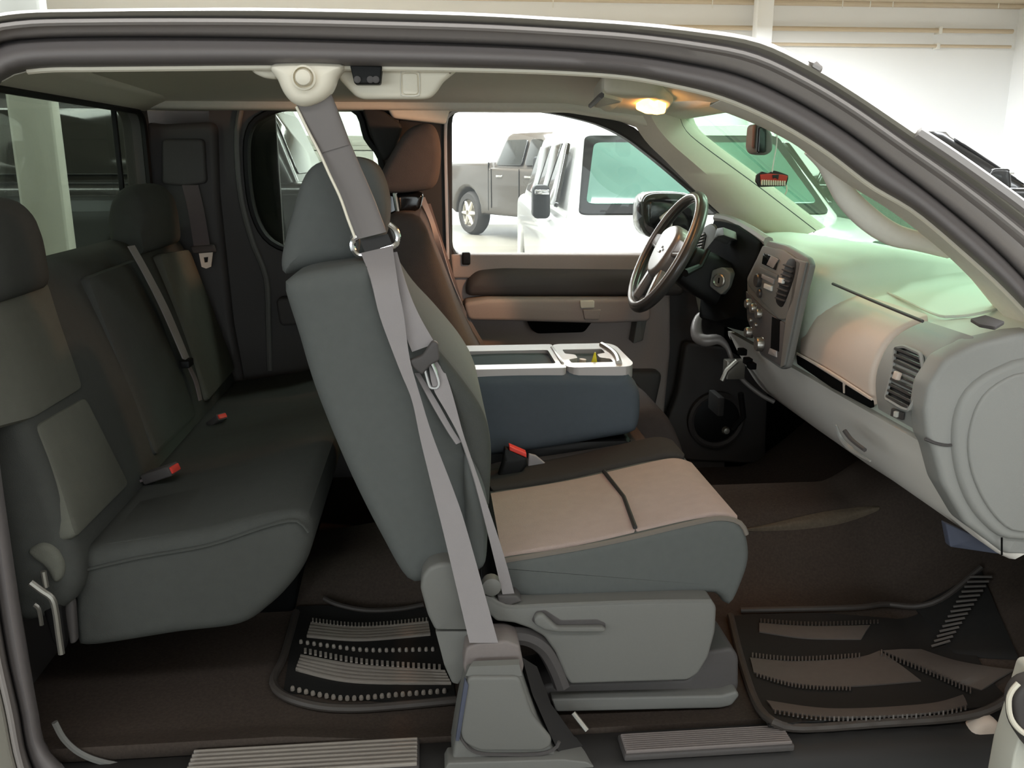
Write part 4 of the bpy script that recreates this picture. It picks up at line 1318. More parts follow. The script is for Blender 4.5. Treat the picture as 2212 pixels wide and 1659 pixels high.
def dprof(s):
    """Section of the upper dash: s = 0 passenger half, 1 the taller middle and driver half."""
    out = []
    for i, (x, z) in enumerate(profP):
        q = i / (N1 - 1)
        rise = .085 * math.exp(-((x - .98) / (.17 if x < .98 else .34)) ** 2) + .008
        fx = -.01
        out.append((x + s * fx * (1 if z > 1.09 else 0) - s * (.045 if 1.12 < z < 1.30 and x < 1.0 else 0) * (z - 1.10) / .2, z + s * rise * max(0, min(1, (z - 1.12) / .12))))
    return out


rings = []
for y, s in ((.086, 0), (.09, 0), (.10, 0), (.14, 0), (.3, 0), (.50, 0), (.57, .04), (.615, .30), (.635, .75), (.66, 1), (.95, 1), (1.3, .95), (1.5, .75), (1.58, .6)):
    pr = dprof(s)
    dd = {.086: .018, .09: .008, .10: .0}.get(y, 0)
    full = pr + backP
    rings.append([Vector((x + dd * (1 if i < N1 else 0) * .8, y, z - dd * (.6 if i > 6 and i < N1 else 0))) for i, (x, z) in enumerate(full)])
part('upper_pad', loft(rings), 'dash_top', DA, 'pale upper dash pad', sharp=50)
# lower dash
low = spline(xz([(1992, 957), (2030, 962), (2034, 1000), (2040, 1050), (2082, 1132), (2130, 1178), (2166, 1197)], .12), 22)
low = [(low[0][0] + .03, low[0][1])] + spline(xz([(1994, 958), (2006, 985), (2030, 1040), (2082, 1132), (2130, 1178), (2166, 1197)], .12), 20) + [(1.2, .885), (1.4, 1.05), (1.1, 1.075)]
rings = []
for y, d in ((.082, .016), (.088, .004), (.10, 0), (.5, 0), (.62, -.002), (.9, -.002), (1.26, 0), (1.34, .03)):
    rings.append([Vector((x + d, y, z + (d if z < 1 else -d))) for x, z in low])
part('lower_panel', loft(rings), 'dash_lower', DA, 'grey lower dash with glove box', sharp=50)
# tan face panel with open slot, above the seam
dfp = P(1860, 800, .40)


def face(y):
    return [(x, z) for x, z in near]


def facestrip(i0, i1, y0, y1, lift, thick, m, name, lab=None, parent=None, r=.006):
    seg = near[i0:i1]
    n2 = []
    for i, p in enumerate(seg):
        a, b = seg[max(0, i - 1)], seg[min(len(seg) - 1, i + 1)]
        t = Vector((b[0] - a[0], b[1] - a[1])).normalized()
        n2.append(Vector((-t.y, t.x)))
    outp = [(p[0] + n.x * lift, p[1] + n.y * lift) for p, n in zip(seg, n2)]
    inp = [(p[0] - n.x * thick, p[1] - n.y * thick) for p, n in zip(seg, n2)]
    return part(name, soft(outp + inp[::-1], y0, y1, r, 3), m, parent or DA, lab)


facestrip(1, 16, .295, .662, .012, .02, 'dash_tan', 'face_panel', 'tan grey face panel above the glove box', r=.012)
facestrip(1, 15, .11, .288, .008, .02, 'dash_light', 'vent_panel', 'grey outer panel round the side vent', r=.010)
dn = Vector((-1, 0, .12)).normalized()
DFR = plane_frame(P(1820, 790, .42), dn)


def dpatch(pix, Y, a, b, r, m, name, parent=None, lab=None, cr=.004, sm=0, nrm=dn):
    pt = P(sum(p[0] for p in pix) / len(pix), sum(p[1] for p in pix) / len(pix), Y)
    return part(name, patch(pix, plane_frame(pt, nrm), a, b, r, cr, sm), m, parent or DA, lab)


def front_x(z):
    for p, q in zip(near, near[1:]):
        if p[1] <= z <= q[1]:
            return p[0] + (q[0] - p[0]) * (z - p[1]) / max(1e-6, q[1] - p[1])
    return near[0][0] if z < near[0][1] else near[-1][0] + (z - near[-1][1]) * 4


def onface(px, py, lift=.012):
    """Meet the curved dash face along the pixel ray."""
    p = PX(px, py, .85)
    for _ in range(8):
        p = PX(px, py, front_x(p.z) - lift)
    return p


def facequad(pix, lift, m, name, parent=None, lab=None, th=.006, cr=.004):
    pts = [onface(x, y, lift) for x, y in pix]
    c = sum(pts, Vector()) / len(pts)
    nrm = Vector()
    for i in range(len(pts)):
        nrm += (pts[i] - c).cross(pts[(i + 1) % len(pts)] - c)
    nrm.normalize()
    if nrm.x > 0:
        nrm = -nrm
    fr_ = plane_frame(c, nrm)
    q = [((p - c).dot(fr_[1]), (p - c).dot(fr_[2])) for p in pts]
    return part(name, soft(fillet(q, cr), -th, th * .5, .0015, 2, fr_), m, parent or DA, lab), fr_, q


sl, _, _ = facequad([(1722, 766), (1882, 866), (1884, 882), (1800, 838), (1724, 786)], .013, 'dark_gap', 'tray_slot', None, 'long black storage slot')
part('slot_lip', tube([onface(x, y, .018) for x, y in spline([(1722, 764), (1790, 802), (1883, 862)], 16)], .0035, 6), 'dash_tan', sl)
part('slot_post', tube([onface(1823, 822, .017), onface(1824, 848, .016)], .003, 6), 'dash_tan', sl)
part('airbag_seam', tube([onface(x, y, .002) for x, y in spline([(1799, 613), (1893, 653), (1993, 694)], 16)], .0035, 6), 'trim_dark', DA, 'dark seam line of the airbag cover')
# side vent with slats
vent, vfr, vq = facequad([(1938, 752), (1962, 750), (1997, 766), (1994, 800), (1984, 840), (1972, 888), (1958, 884), (1921, 862), (1920, 840), (1928, 790)], .012, 'black', 'side_vent', None, 'black louvred side vent', .004, .008)
part('vent_frame', tube([vfr[0] + vfr[1] * a + vfr[2] * b + vfr[3] * .004 for a, b in fillet(vq, .008)], .004, 6, True), 'dash_light', vent)
umin, umax = min(p[0] for p in vq), max(p[0] for p in vq)
vmin, vmax = min(p[1] for p in vq), max(p[1] for p in vq)
for k in range(9):
    v = vmin + (vmax - vmin) * (k + .7) / 9.6
    # clip the slat to the outline
    xs = []
    for p, q in zip(vq, vq[1:] + vq[:1]):
        if (p[1] - v) * (q[1] - v) < 0:
            xs.append(p[0] + (q[0] - p[0]) * (v - p[1]) / (q[1] - p[1]))
    if len(xs) >= 2:
        x0, x1_ = min(xs) + .003, max(xs) - .003
        part('vent_slat', soft(fillet([(x0, v - .003), (x1_, v - .003), (x1_, v + .003), (x0, v + .003)], .002, 2), 0, .008, .001, 1, vfr), 'wheel_rim_grip', vent)
tb = vfr[0] + vfr[1] * ((umin + umax) / 2 - .004) + vfr[3] * .010
part('vent_tab', soft(fillet([(-.010, -.008), (.006, -.008), (.006, .008), (-.010, .008)], .003), 0, .010, .002, 2, (tb, vfr[1], vfr[2], vfr[3])), 'dash_tan', vent, 'small tan vent tab')
facequad([(1926, 882), (1952, 892), (1950, 908), (1924, 898)], .014, 'trim_dark', 'vent_wheel_slot', None, 'dark thumbwheel slot under the vent', .003, .002)
facequad([(1932, 888), (1939, 890), (1938, 902), (1931, 899)], .018, 'white_plastic', 'vent_thumbwheel', None, 'pale thumbwheel', .004, .001)
# glove box door outline and handle scoop on the lower panel
lz = lambda px, py: PP(px, py, Vector((.865, 0, 1.02)), Vector((-1, 0, -.45)).normalized())
part('glove_handle', tube([lz(x, y) + Vector((-.006, 0, 0)) for x, y in spline([(1812, 918), (1822, 945), (1842, 968), (1866, 984), (1886, 996)], 16)], [.002 + .004 * math.sin(math.pi * i / 15) for i in range(16)], 6), 'dash_light', DA, 'curved glove box pull')
part('handle_recess', tube([lz(x, y) + Vector((-.002, 0, 0)) for x, y in spline([(1826, 930), (1842, 950), (1870, 972)], 10)], .005, 6), 'trim_dark', DA)
# end of the dash with its round cover
DE = part('end_panel', soft(fillet(xz([(2000, 948), (1994, 884), (2003, 832), (2038, 776), (2104, 742), (2196, 720), (2420, 700), (2420, 1210), (2166, 1195), (2082, 1130), (2032, 1045), (2012, 970)], .085), .008, 3), .078, .14, .012, 4), 'dash_light', DA, 'grey side end of the dashboard')
cc = P(2262, 975, .07)
cap = [(2212, 776), (2165, 792), (2120, 816), (2085, 850), (2065, 895), (2059, 950), (2064, 1005), (2078, 1055), (2100, 1100), (2132, 1138), (2165, 1162), (2212, 1168), (2330, 1168), (2430, 1080), (2450, 960), (2400, 830), (2300, 776)]
capq = spline(xz(cap, .07), 60, True)
CP = part('end_cap', soft(capq, .066, .10, .012, 5), 'dash_light', DE, 'large round access cover at the dash end')
capi = [(2212, 806), (2170, 820), (2130, 850), (2106, 890), (2092, 950), (2096, 1005), (2112, 1055), (2140, 1104), (2175, 1140), (2212, 1150), (2330, 1150), (2410, 1080), (2425, 960), (2380, 850), (2300, 806)]
part('end_cap_center', soft(spline(xz(capi, .062), 60, True), .060, .07, .005, 4), 'dash_light', DE)
part('end_seam', tube([P(x, y, .077) for x, y in spline([(1998, 948), (2020, 957), (2045, 962), (2062, 960)], 10)], .003, 6), 'trim_dark', DE)
part('end_seam', tube([P(2164, 1162, .064), P(2164, 1198, .072)], .002, 6), 'dark_gap', DE)
# sensor grille and defroster strip on the pad
def onpad(px, py):
    p = PZ(px, py, 1.26)
    for _ in range(8):
        zz = 1.26
        for u_, v_ in zip(profP, profP[1:]):
            if u_[0] <= p.x <= v_[0]:
                zz = u_[1] + (v_[1] - u_[1]) * (p.x - u_[0]) / max(1e-6, v_[0] - u_[0])
        p = PZ(px, py, zz + .001)
    return p


part('pad_outline', tube([onpad(x, y) for x, y in spline([(1848, 599), (1900, 588), (1960, 584), (2040, 586), (2096, 590), (2150, 630), (2176, 652), (2150, 668), (2100, 680), (2060, 684), (2022, 680), (1940, 642)], 50, True)], .003, 6, True), 'dash_top', DA, 'raised outline of the passenger pad')
sg = part('sensor_grille', patch([(2096, 690), (2128, 682), (2170, 696), (2150, 708), (2116, 702)], (Vector((1.0, 0, 1.287)), Vector((1, 0, 0)), Vector((0, 1, 0)), Vector((0, 0, 1))), -.004, .0015, .0008, .004), 'trim_dark', DA, 'small dark grille on top of the pad')
part('defrost_strip', soft(fillet([(1.40, .22), (1.455, .22), (1.455, 1.45), (1.40, 1.45)], .02), 1.262, 1.285, .006, 3, (Vector((0, 0, 0)), Vector((1, 0, 0)), Vector((0, 1, 0)), Vector((0, 0, 1)))), 'dash_top', DA)
part('defrost_slot', box(1.375, 1.392, .30, 1.36, 1.262, 1.2775, .001), 'trim_dark', DA)
part('pad_fold', tube([P(x, y, Y) for x, y, Y in spline([(1690, 545, 1.2), (1760, 545, 1.0), (1840, 556, .85), (1905, 572, .74)], 20)], .004, 6), 'dash_top', DA)

# ---- centre stack
cs0 = P(1690, 790, .66)
cs1 = P(1722, 562, .64)
csn = Vector((-(cs1.z - cs0.z), 0, (cs1.x - cs0.x))).normalized()
CSF = plane_frame(cs0 + csn * .012, csn)
CS = part('center_stack', patch([(1662, 520), (1700, 530), (1746, 556), (1753, 572), (1731, 660), (1702, 794), (1690, 798), (1646, 768), (1618, 690), (1616, 600), (1636, 560)], CSF, -.012, .004, .004, .008), 'trim_grey', DA, 'dark centre stack with radio and climate controls')


def cpatch(pix, a, b, r, m, name, lab=None, cr=.002, sm=0):
    return part(name, patch(pix, CSF, a, b, r, cr, sm), m, CS, lab)


cpatch([(1654, 530), (1700, 540), (1738, 566), (1722, 650), (1704, 690), (1690, 690), (1656, 655), (1620, 612), (1636, 570)], .002, .009, .004, 'trim_grey', 'bezel', 'grey upper bezel', .008)
cpatch([(1726, 558), (1750, 566), (1730, 650), (1701, 790), (1692, 795), (1704, 690), (1716, 640)], .002, .009, .003, 'trim_grey', 'side_bezel', 'grey right edge of the bezel', .004)
cpatch([(1617, 628), (1652, 664), (1690, 692), (1702, 698), (1693, 792), (1648, 764), (1620, 690)], .003, .0082, .002, 'trim_dark', 'lower_face', 'dark lower face with knobs', .006)
cpatch([(1712, 560), (1724, 560), (1728, 572), (1722, 604), (1706, 648), (1696, 664), (1684, 650), (1690, 620), (1704, 576)], .006, .0105, .002, 'black', 'center_vent', 'black oval vent', .003, 30)
for k in range(8):
    t = (k + .6) / 8.4
    px, py = 1717 - 22 * t, 568 + 86 * t
    cpatch([(px - 12, py - 4), (px + 9, py + 3), (px + 8, py + 6), (px - 13, py - 1)], .008, .014, .001, 'wheel_rim_grip', 'vent_slat', None, .0006)
cpatch([(1697, 600), (1705, 603), (1704, 613), (1696, 610)], .010, .018, .001, 'white_plastic', 'vent_tab', 'pale vent tab', .001)
cpatch([(1658, 546), (1690, 558), (1684, 584), (1654, 570)], .006, .0115, .002, 'black_gloss', 'display', 'glossy dark display', .003)
cpatch([(1676, 552), (1692, 560), (1680, 580), (1666, 572)], .010, .013, .001, 'silver_plastic', 'disc_slot', 'silver slot cover', .002)
cpatch([(1652, 576), (1690, 594), (1688, 602), (1650, 584)], .008, .0125, .001, 'trim_grey', 'radio_strip', None, .001)
cpatch([(1656, 592), (1682, 604), (1680, 614), (1654, 600)], .008, .0125, .001, 'silver_plastic', 'radio_button', None, .001)
cpatch([(1661, 612), (1677, 618), (1676, 629), (1660, 622)], .008, .0135, .001, 'white_plastic', 'radio_button', 'pale radio button', .001)


def knob(px, py, r, h, m, lab=None, arc=True):
    c = PP(px, py, CSF[0], CSF[3])
    fr_ = (c + CSF[3] * .004, CSF[1], CSF[2], CSF[3])
    k_ = part('knob', lathe([(r, 0), (r, h * .8), (r * .85, h), (0, h)], fr_, 18), m, CS, lab)
    if arc:
        part('knob_ring', lathe([(r * 1.12, -.001), (r * 1.12, .004), (r * 1.0, .005), (r * .98, 0)], fr_, 20), 'chrome', k_)
    return k_


knob(1648, 606, .018, .016, 'wheel_rim_grip')
knob(1650, 634, .012, .012, 'wheel_rim_grip')
for px, py in ((1626, 656), (1637, 666), (1649, 678)):
    knob(px, py, .013, .016, 'satin_metal')
for px, py in ((1630, 692), (1641, 702)):
    knob(px, py, .006, .010, 'satin_metal', None, False)
knob(1627, 718, .014, .018, 'satin_metal')
knob(1652, 744, .018, .020, 'satin_metal', 'large bright lower knob')
cpatch([(1675, 684), (1692, 692), (1690, 760), (1672, 752)], .003, .0095, .001, 'dark_gap', 'pocket', 'black open pocket', .002)
cpatch([(1672, 752), (1686, 758), (1686, 772), (1668, 764)], .006, .0115, .001, 'silver_plastic', 'power_socket_cover', 'pale square socket cover', .002)
# ---- instrument cluster and left vent
cl = plane_frame(P(1590, 580, 1.15), Vector((-1, 0, .35)).normalized())
IC = part('instrument_cluster', patch([(1552, 478), (1600, 488), (1655, 526), (1650, 560), (1622, 620), (1600, 690), (1560, 700), (1520, 690), (1530, 560)], cl, -.08, .02, .010, .012), 'dark_gap', DA, 'black instrument cluster recess')
dl = plane_frame(P(1586, 518, 1.2), Vector((-1, 0, .35)).normalized())
part('gauge_rim', patch([(1580, 504), (1594, 502), (1596, 520), (1582, 522), (1572, 530)], dl, .004, .05, .006, .006), 'trim_grey', IC, 'pale rim of the left gauge')
part('cluster_brow', tube([P(x, y, Y) for x, y, Y in spline([(1548, 470, 1.46), (1580, 476, 1.36), (1620, 496, 1.18), (1660, 522, .98)], 20)], .014, 8), 'dash_light', DA, 'light brow over the instruments')
lv_ = plane_frame(P(1540, 530, 1.42), Vector((-1, -.15, .2)).normalized())
LV = part('left_vent', patch([(1546, 484), (1556, 492), (1560, 505), (1552, 545), (1545, 575), (1538, 560), (1512, 552), (1510, 530), (1522, 504), (1534, 490)], lv_, -.05, .02, .006, .008), 'trim_grey', DA, 'silver grey left vent housing')
part('vent_opening', patch([(1534, 503), (1538, 512), (1532, 540), (1524, 546), (1514, 536), (1518, 518)], lv_, .014, .023, .002, .004), 'black', LV)
for k in range(5):
    part('vent_slat', patch([(1519 - k * .8 + 1, 514 + k * 6), (1536 - k * 1.2, 507 + k * 7), (1536 - k * 1.2, 509.5 + k * 7), (1519 - k * .8 + 1, 516.5 + k * 6)], lv_, .018, .027, .0008, .0006), 'silver_plastic', LV)
# hook shaped lower cover round the column and the steering lower trim
hk0 = ([(1524, 676), (1510, 684), (1504, 706), (1508, 728), (1524, 736), (1552, 734), (1572, 752), (1585, 790), (1604, 820), (1640, 850), (1672, 868)])
hy0 = [1.46, 1.44, 1.42, 1.40, 1.38, 1.37, 1.36, 1.35, 1.35, 1.34, 1.33]
hk3 = spline([(p[0], p[1], y * 10) for p, y in zip(hk0, hy0)], 44)
hk, hy = hk3, [(q[2] / 10,) for q in hk3]
wv = [.008 + .013 * math.sin(math.pi * min(1, i / 20)) for i in range(44)]
part('column_cover_edge', tube([P(a[0], a[1], b[0]) for a, b in zip(hk, hy)], wv, 10), 'silver_plastic', DA, 'pale curled edge under the steering column', sharp=80)
for px, py in ((1580, 752), (1592, 772), (1600, 782)):
    c = lz(px + 22, py + 6)
    part('knee_switch', box(c.x - .010, c.x + .010, c.y - .02, c.y + .01, c.z - .010, c.z + .008, .003), 'dark_gap', DA)
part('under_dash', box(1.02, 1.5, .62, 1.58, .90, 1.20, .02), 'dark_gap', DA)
o = thing('kick_panel_card', 'small bluish panel in the footwell below the dash end', 'panel', tuple(P(2090, 1160, .16)))
part('card', pxsoft([(2040, 1128), (2110, 1160), (2160, 1196), (2050, 1180)], .16, .155, .175, .004, 0, .004), 'blue_card', o)

# ================================================================== steering wheel and column
wc = P(1440, 545, 1.21)
ax = Vector((-.343, 0, .183)).normalized()      # towards the driver
sv = Vector((0, 1, 0))
uv_ = ax.cross(sv).normalized()
if uv_.z < 0:
    uv_ = -uv_
SW = thing('steering_wheel', 'steering wheel with silver hub seen nearly edge on at the driver side', 'steering wheel', tuple(wc))
RW = .186
ringp = [wc + (sv * math.cos(2 * math.pi * k / 64) + uv_ * math.sin(2 * math.pi * k / 64)) * RW for k in range(64)]
part('rim', tube(ringp, .0155, 12, True), 'wheel_rim_grip', SW, 'dark glossy leather rim', sharp=80)
part('rim_trim', tube([p + ax * .013 - (p - wc).normalized() * .004 for p in ringp], .0085, 8, True), 'wheel_silver', SW, 'silver line round the rim', sharp=80)
hubf = (wc, sv, uv_, ax)
part('hub', soft(spline([(-.085, .02), (-.075, .065), (0, .085), (.075, .065), (.085, .02), (.06, -.055), (0, -.085), (-.06, -.055)], 44, True), -.035, .022, .018, 5, hubf), 'wheel_silver', SW, 'silver grey airbag hub')
for sx in (-1, 1):
    part('spoke', soft(fillet([(sx * .06, .05), (sx * .176, .040), (sx * .180, .004), (sx * .06, -.01)], .01), -.018, .010, .008, 3, hubf), 'wheel_silver', SW)
    part('lower_spoke', soft(fillet([(sx * .03, -.05), (sx * .06, -.05), (sx * .085, -.165), (sx * .060, -.176)], .008), -.016, .008, .006, 3, hubf), 'wheel_silver', SW)
    part('spoke_insert', soft(fillet([(sx * .09, .046), (sx * .16, .042), (sx * .16, .012), (sx * .09, .004)], .008), .008, .0125, .002, 2, hubf), 'wheel_brown', SW, 'brown grip insert')  # brown insert set on each spoke
# bow tie shaped emblem on the hub
bt = [(-.034, .004), (-.034, -.004), (-.012, -.004), (-.014, -.011), (.014, -.011), (.012, -.004), (.034, -.004), (.030, .004), (.012, .004), (.014, .011), (-.014, .011), (-.012, .004)]
part('emblem', soft(bt, .020, .0255, .0008, 1, hubf), 'chrome', SW, 'small cross shaped metal emblem')
ST = thing('steering_column', 'black steering column with grey ignition lock right of the wheel', 'steering column', tuple(wc - ax * .2))
cf = (wc, sv, uv_, ax)
part('column_shroud', loft([[wc + sv * (a * k) + uv_ * (b * k) - ax * d for a, b in fillet([(-.075, -.07), (.075, -.07), (.075, .06), (-.075, .06)], .03)] for d, k in ((.04, .6), (.06, .9), (.12, 1.05), (.22, 1.05), (.36, .9))]), 'black', ST)
ig = P(1556, 606, 1.10)
igf = plane_frame(ig, Vector((-.75, -.62, .1)).normalized())
part('ignition_plate', soft(fillet([(-.030, .028), (.004, .040), (.034, .024), (.034, -.016), (.010, -.042), (-.034, -.020)], .008), -.05, .004, .004, 3, igf), 'trim_grey', ST, 'grey ignition plate')
part('lock_cylinder', lathe([(.020, 0), (.020, .010), (.017, .012), (.014, .008), (0, .008)], igf, 22), 'satin_metal', ST)
part('key_slot', soft([(-.002, -.008), (.002, -.008), (.002, .008), (-.002, .008)], .006, .0092, 0, 1, igf), 'dark_gap', ST)
part('shift_lever', tube([P(1530, 540, 1.12), P(1512, 575, 1.10), P(1480, 590, 1.06)], [.008, .008, .012], 8), 'black', ST)
part('turn_stalk', tube([wc - ax * .1 + sv * .07, wc - ax * .08 + sv * .18 - uv_ * .02], [.008, .011], 8), 'black', ST)
PDL = thing('brake_pedal', 'dim metal brake pedal hanging under the steering column', 'pedal', tuple(P(1580, 830, 1.2)))
part('pedal_arm', tube([P(1592, 780, 1.20), P(1570, 800, 1.2), P(1560, 822, 1.2)], .008, 8), 'steel', PDL)
part('pedal_bracket', box(*(lambda c: (c.x - .02, c.x + .04, c.y - .01, c.y + .03, c.z - .01, c.z + .05))(P(1580, 812, 1.22))), 'steel', PDL)
part('pedal_pad', box(*(lambda c: (c.x - .02, c.x + .0, c.y - .05, c.y + .05, c.z - .09, c.z - .03))(P(1556, 830, 1.2))), 'rubber', PDL)
# wiring / bracket pieces deep in the footwell
o = thing('pedal_assembly', 'dark lever glinting beside the round speaker in the driver footwell', 'pedal', tuple(P(1570, 925, 1.35)))
part('lever', tube([P(1600, 850, 1.30), P(1606, 900, 1.32), P(1582, 926, 1.34)], .010, 8), 'black', o)
part('lever_tip', lathe([(0, -.012), (.012, -.008), (.014, 0), (.010, .010), (0, .012)], (P(1568, 930, 1.34), Vector((1, 0, 0)), Vector((0, 0, 1)), Vector((0, -1, 0))), 12), 'steel', o, 'small shiny tip')

# ================================================================== overhead items
MC = thing('overhead_console', 'beige overhead map light console lit warm near the windshield', 'map light', tuple(P(1370, 215, .82)))
mz = 1.697
mp = lambda x, y: (PZ(x, y, mz).x, PZ(x, y, mz).y)
mf = (Vector((0, 0, mz)), Vector((1, 0, 0)), Vector((0, 1, 0)), Vector((0, 0, 1)))
cpts = [mp(1282, 212), mp(1300, 188), mp(1420, 196), mp(1455, 215), mp(1440, 238), mp(1380, 242), mp(1300, 232)]
part('console_body', soft(fillet(cpts, .03, 4), -.012, .03, .012, 4, mf), 'headliner', MC)
part('storage_door', soft(fillet([mp(1284, 212), mp(1302, 188), mp(1345, 200), mp(1322, 224)], .01), -.022, .0, .006, 3, mf), 'headliner', MC, 'beige drop compartment lid')
part('door_slot', tube([Vector((*mp(x, y), mz - .018)) for x, y in ((1276, 212), (1300, 186))], .006, 6), 'trim_dark', MC)
lens = [mp(1374, 212), mp(1388, 203), mp(1402, 200), mp(1414, 208), mp(1422, 204), mp(1440, 212), mp(1438, 222), mp(1420, 228), mp(1392, 222)]
part('map_lens', soft(fillet(lens, .008), -.028, -.008, .006, 3, mf), 'dome_lens', MC, 'glowing warm orange lens')
ll = sum((Vector((*p, mz - .06)) for p in lens), Vector()) / len(lens)
for en, ang, direc in ((24, 44, (-.60, .50, -.20)), (16, 44, (-.50, .42, -.52)), (9, 50, (-.62, -.42, -.36)), (3.6, 56, (.34, -.56, -.50)), (5.5, 62, (-.15, -.42, -.83))):
    dl_ = bpy.data.lights.new('map_lamp', 'SPOT')
    dl_.energy = en
    dl_.color = (1.0, 0.50, 0.26)
    dl_.shadow_soft_size = .03
    dl_.spot_size = math.radians(ang)
    dl_.spot_blend = .35
    dlo = bpy.data.objects.new('map_lamp', dl_)
    COL.objects.link(dlo)
    dlo.location = ll
    dlo.rotation_euler = Vector(direc).to_track_quat('-Z', 'Y').to_euler()

RM_ = thing('rear_view_mirror', 'rear view mirror seen edge on hanging at the windshield', 'mirror', tuple(P(1645, 300, .84)))
part('mirror_shell', pxsoft([(1630, 268), (1652, 266), (1668, 290), (1668, 326), (1654, 336), (1632, 332), (1626, 318)], .80, .79, .86, .015, 0, .012), 'trim_grey', RM_)
part('mirror_face', pxsoft([(1640, 274), (1656, 276), (1655, 330), (1637, 331)], .785, .784, .80, .004, 0, .005), 'black_gloss', RM_, 'dark mirror back panel')
part('mirror_edge', pxsoft([(1629, 270), (1634, 268), (1630, 322), (1626, 318)], .788, .786, .80, .004, 0, .002), 'wheel_brown', RM_, 'brown edge')  # narrow brown strip along the shell edge
part('mirror_stem', tube([P(1655, 280, .84), P(1672, 262, .84), P(1690, 280, .84)], .008, 8), 'trim_grey', RM_)
OR = thing('hanging_ornament', 'small red ornament with pale fringe hanging below the mirror', 'ornament', tuple(P(1665, 390, .78)))
part('cord', tube([P(x, y, .78) for x, y in spline([(1678, 268), (1678, 310), (1672, 345), (1668, 372)], 14)], .0014, 6), 'white_plastic', OR)
part('backing', pxsoft([(1632, 392), (1634, 378), (1646, 370), (1658, 374), (1672, 368), (1686, 372), (1702, 378), (1702, 386), (1697, 402), (1640, 404)], .79, .786, .796, .002, 0, .003), 'seal_dark', OR, 'dark scalloped outline')
part('red_panel', pxsoft([(1642, 377), (1662, 375), (1690, 377), (1701, 380), (1697, 394), (1643, 391)], .784, .781, .788, .001, 0, .002), 'red_flag', OR, 'red upper half')
for k in range(11):
    px = 1644 + k * 4.9
    part('fringe', pxsoft([(px, 388 + k * .25), (px + 2.6, 388 + k * .25), (px + 2.6, 400 + k * .1), (px, 400 + k * .1)], .782, .778, .784, .0006, 0, .0006), 'cream_paper', OR)
part('dark_mark', pxsoft([(1668, 378), (1682, 377), (1680, 388), (1674, 383), (1669, 386)], .781, .778, .783, .0006, 0, .001), 'seal_dark', OR)
part('tassel', tube([P(1699, 400, .78), P(1700, 412, .78), P(1696, 420, .78)], .0018, 6), 'cream_paper', OR)

# ================================================================== floor mats
FM = thing('front_floor_mat', 'dark ribbed rubber mat in the front passenger footwell', 'floor mat', (.75, .35, .56))


def fz(p):
    return floor_z(p.x, p.y)


def onfloor(px, py, lift=.006):
    # walk along the line of sight until it meets the floor
    d = ray(px, py).normalized()
    t0, t = 0.9, 0.9
    for _ in range(220):
        p = EYE + d * t
        if p.y > .06 and p.z < floor_z(p.x, p.y) + lift:
            break
        t0, t = t, t + .012
    for _ in range(9):
        m = (t0 + t) / 2
        p = EYE + d * m
        if p.z < floor_z(p.x, p.y) + lift:
            t = m
        else:
            t0 = m
    return EYE + d * t


def drape(pix, lift, m, name, parent, nu=14, nv=8, lab=None, th=.006):
    """Four sided piece of rubber lying on the floor; corners in order, edges straight between them."""
    c = [onfloor(x, y, lift) for x, y in pix]
    g = []
    for i in range(nv + 1):
        s = i / nv
        row = []
        for j in range(nu + 1):
            t = j / nu
            a = c[0].lerp(c[1], t)
            b = c[3].lerp(c[2], t)
            p = a.lerp(b, s)
            row.append(Vector((p.x, p.y, floor_z(p.x, p.y) + lift)))
        g.append(row)
    return part(name, sheet(g, th, (0, 0, -1)), m, parent, lab, sharp=80)


drape([(1582, 1330), (2040, 1300), (2180, 1510), (1660, 1572)], .007, 'rubber', 'mat_body', FM, 24, 14)
rimp = spline([(1578, 1330), (1600, 1420), (1630, 1510), (1660, 1552), (1720, 1572), (1900, 1562), (2080, 1548), (2160, 1520), (2212, 1470)], 40)
part('mat_rim', tube([onfloor(x, y, .012) for x, y in rimp], .009, 8), 'mat_rubber', FM, 'raised rim')
rimp = spline([(1600, 1318), (1700, 1316), (1850, 1312), (1910, 1305), (1980, 1310), (2040, 1290), (2120, 1225)], 30)
part('mat_rim', tube([onfloor(x, y, .012) for x, y in rimp], .007, 8), 'mat_rubber', FM)


def band(p0, p1, w, n, m, parent, zig=True, y=0, lift=.010, rib='mat_rib'):
    """A band of raised ribs between two pixel lines on the floor, with a toothed edge."""
    a = [onfloor(x, y_, lift) for x, y_ in spline(p0, n)]
    b = [onfloor(x, y_, lift) for x, y_ in spline(p1, n)]
    return part(rib, sheet([a, [(p + q) / 2 + Vector((0, 0, .002)) for p, q in zip(a, b)], b], .004, (0, 0, -1)), m, parent, None, 60)


def teeth(line, dy, n, m, parent, name='mat_teeth', lift=.011, w=.4):
    pts = spline(line, n)
    gs = []
    for i in range(n - 1):
        x, y = pts[i]
        x2, y2 = pts[i + 1]
        xa, xb = x + (x2 - x) * (.5 - w / 2), x + (x2 - x) * (.5 + w / 2)
        q = [onfloor(xa, y, lift), onfloor(xb, y, lift), onfloor(xb, y + dy, lift), onfloor(xa, y + dy, lift)]
        top_ = [p + Vector((0, 0, .003)) for p in q]
        gs.append(loft([q, top_]))
    return part(name, gs, m, parent, None, 40, True)


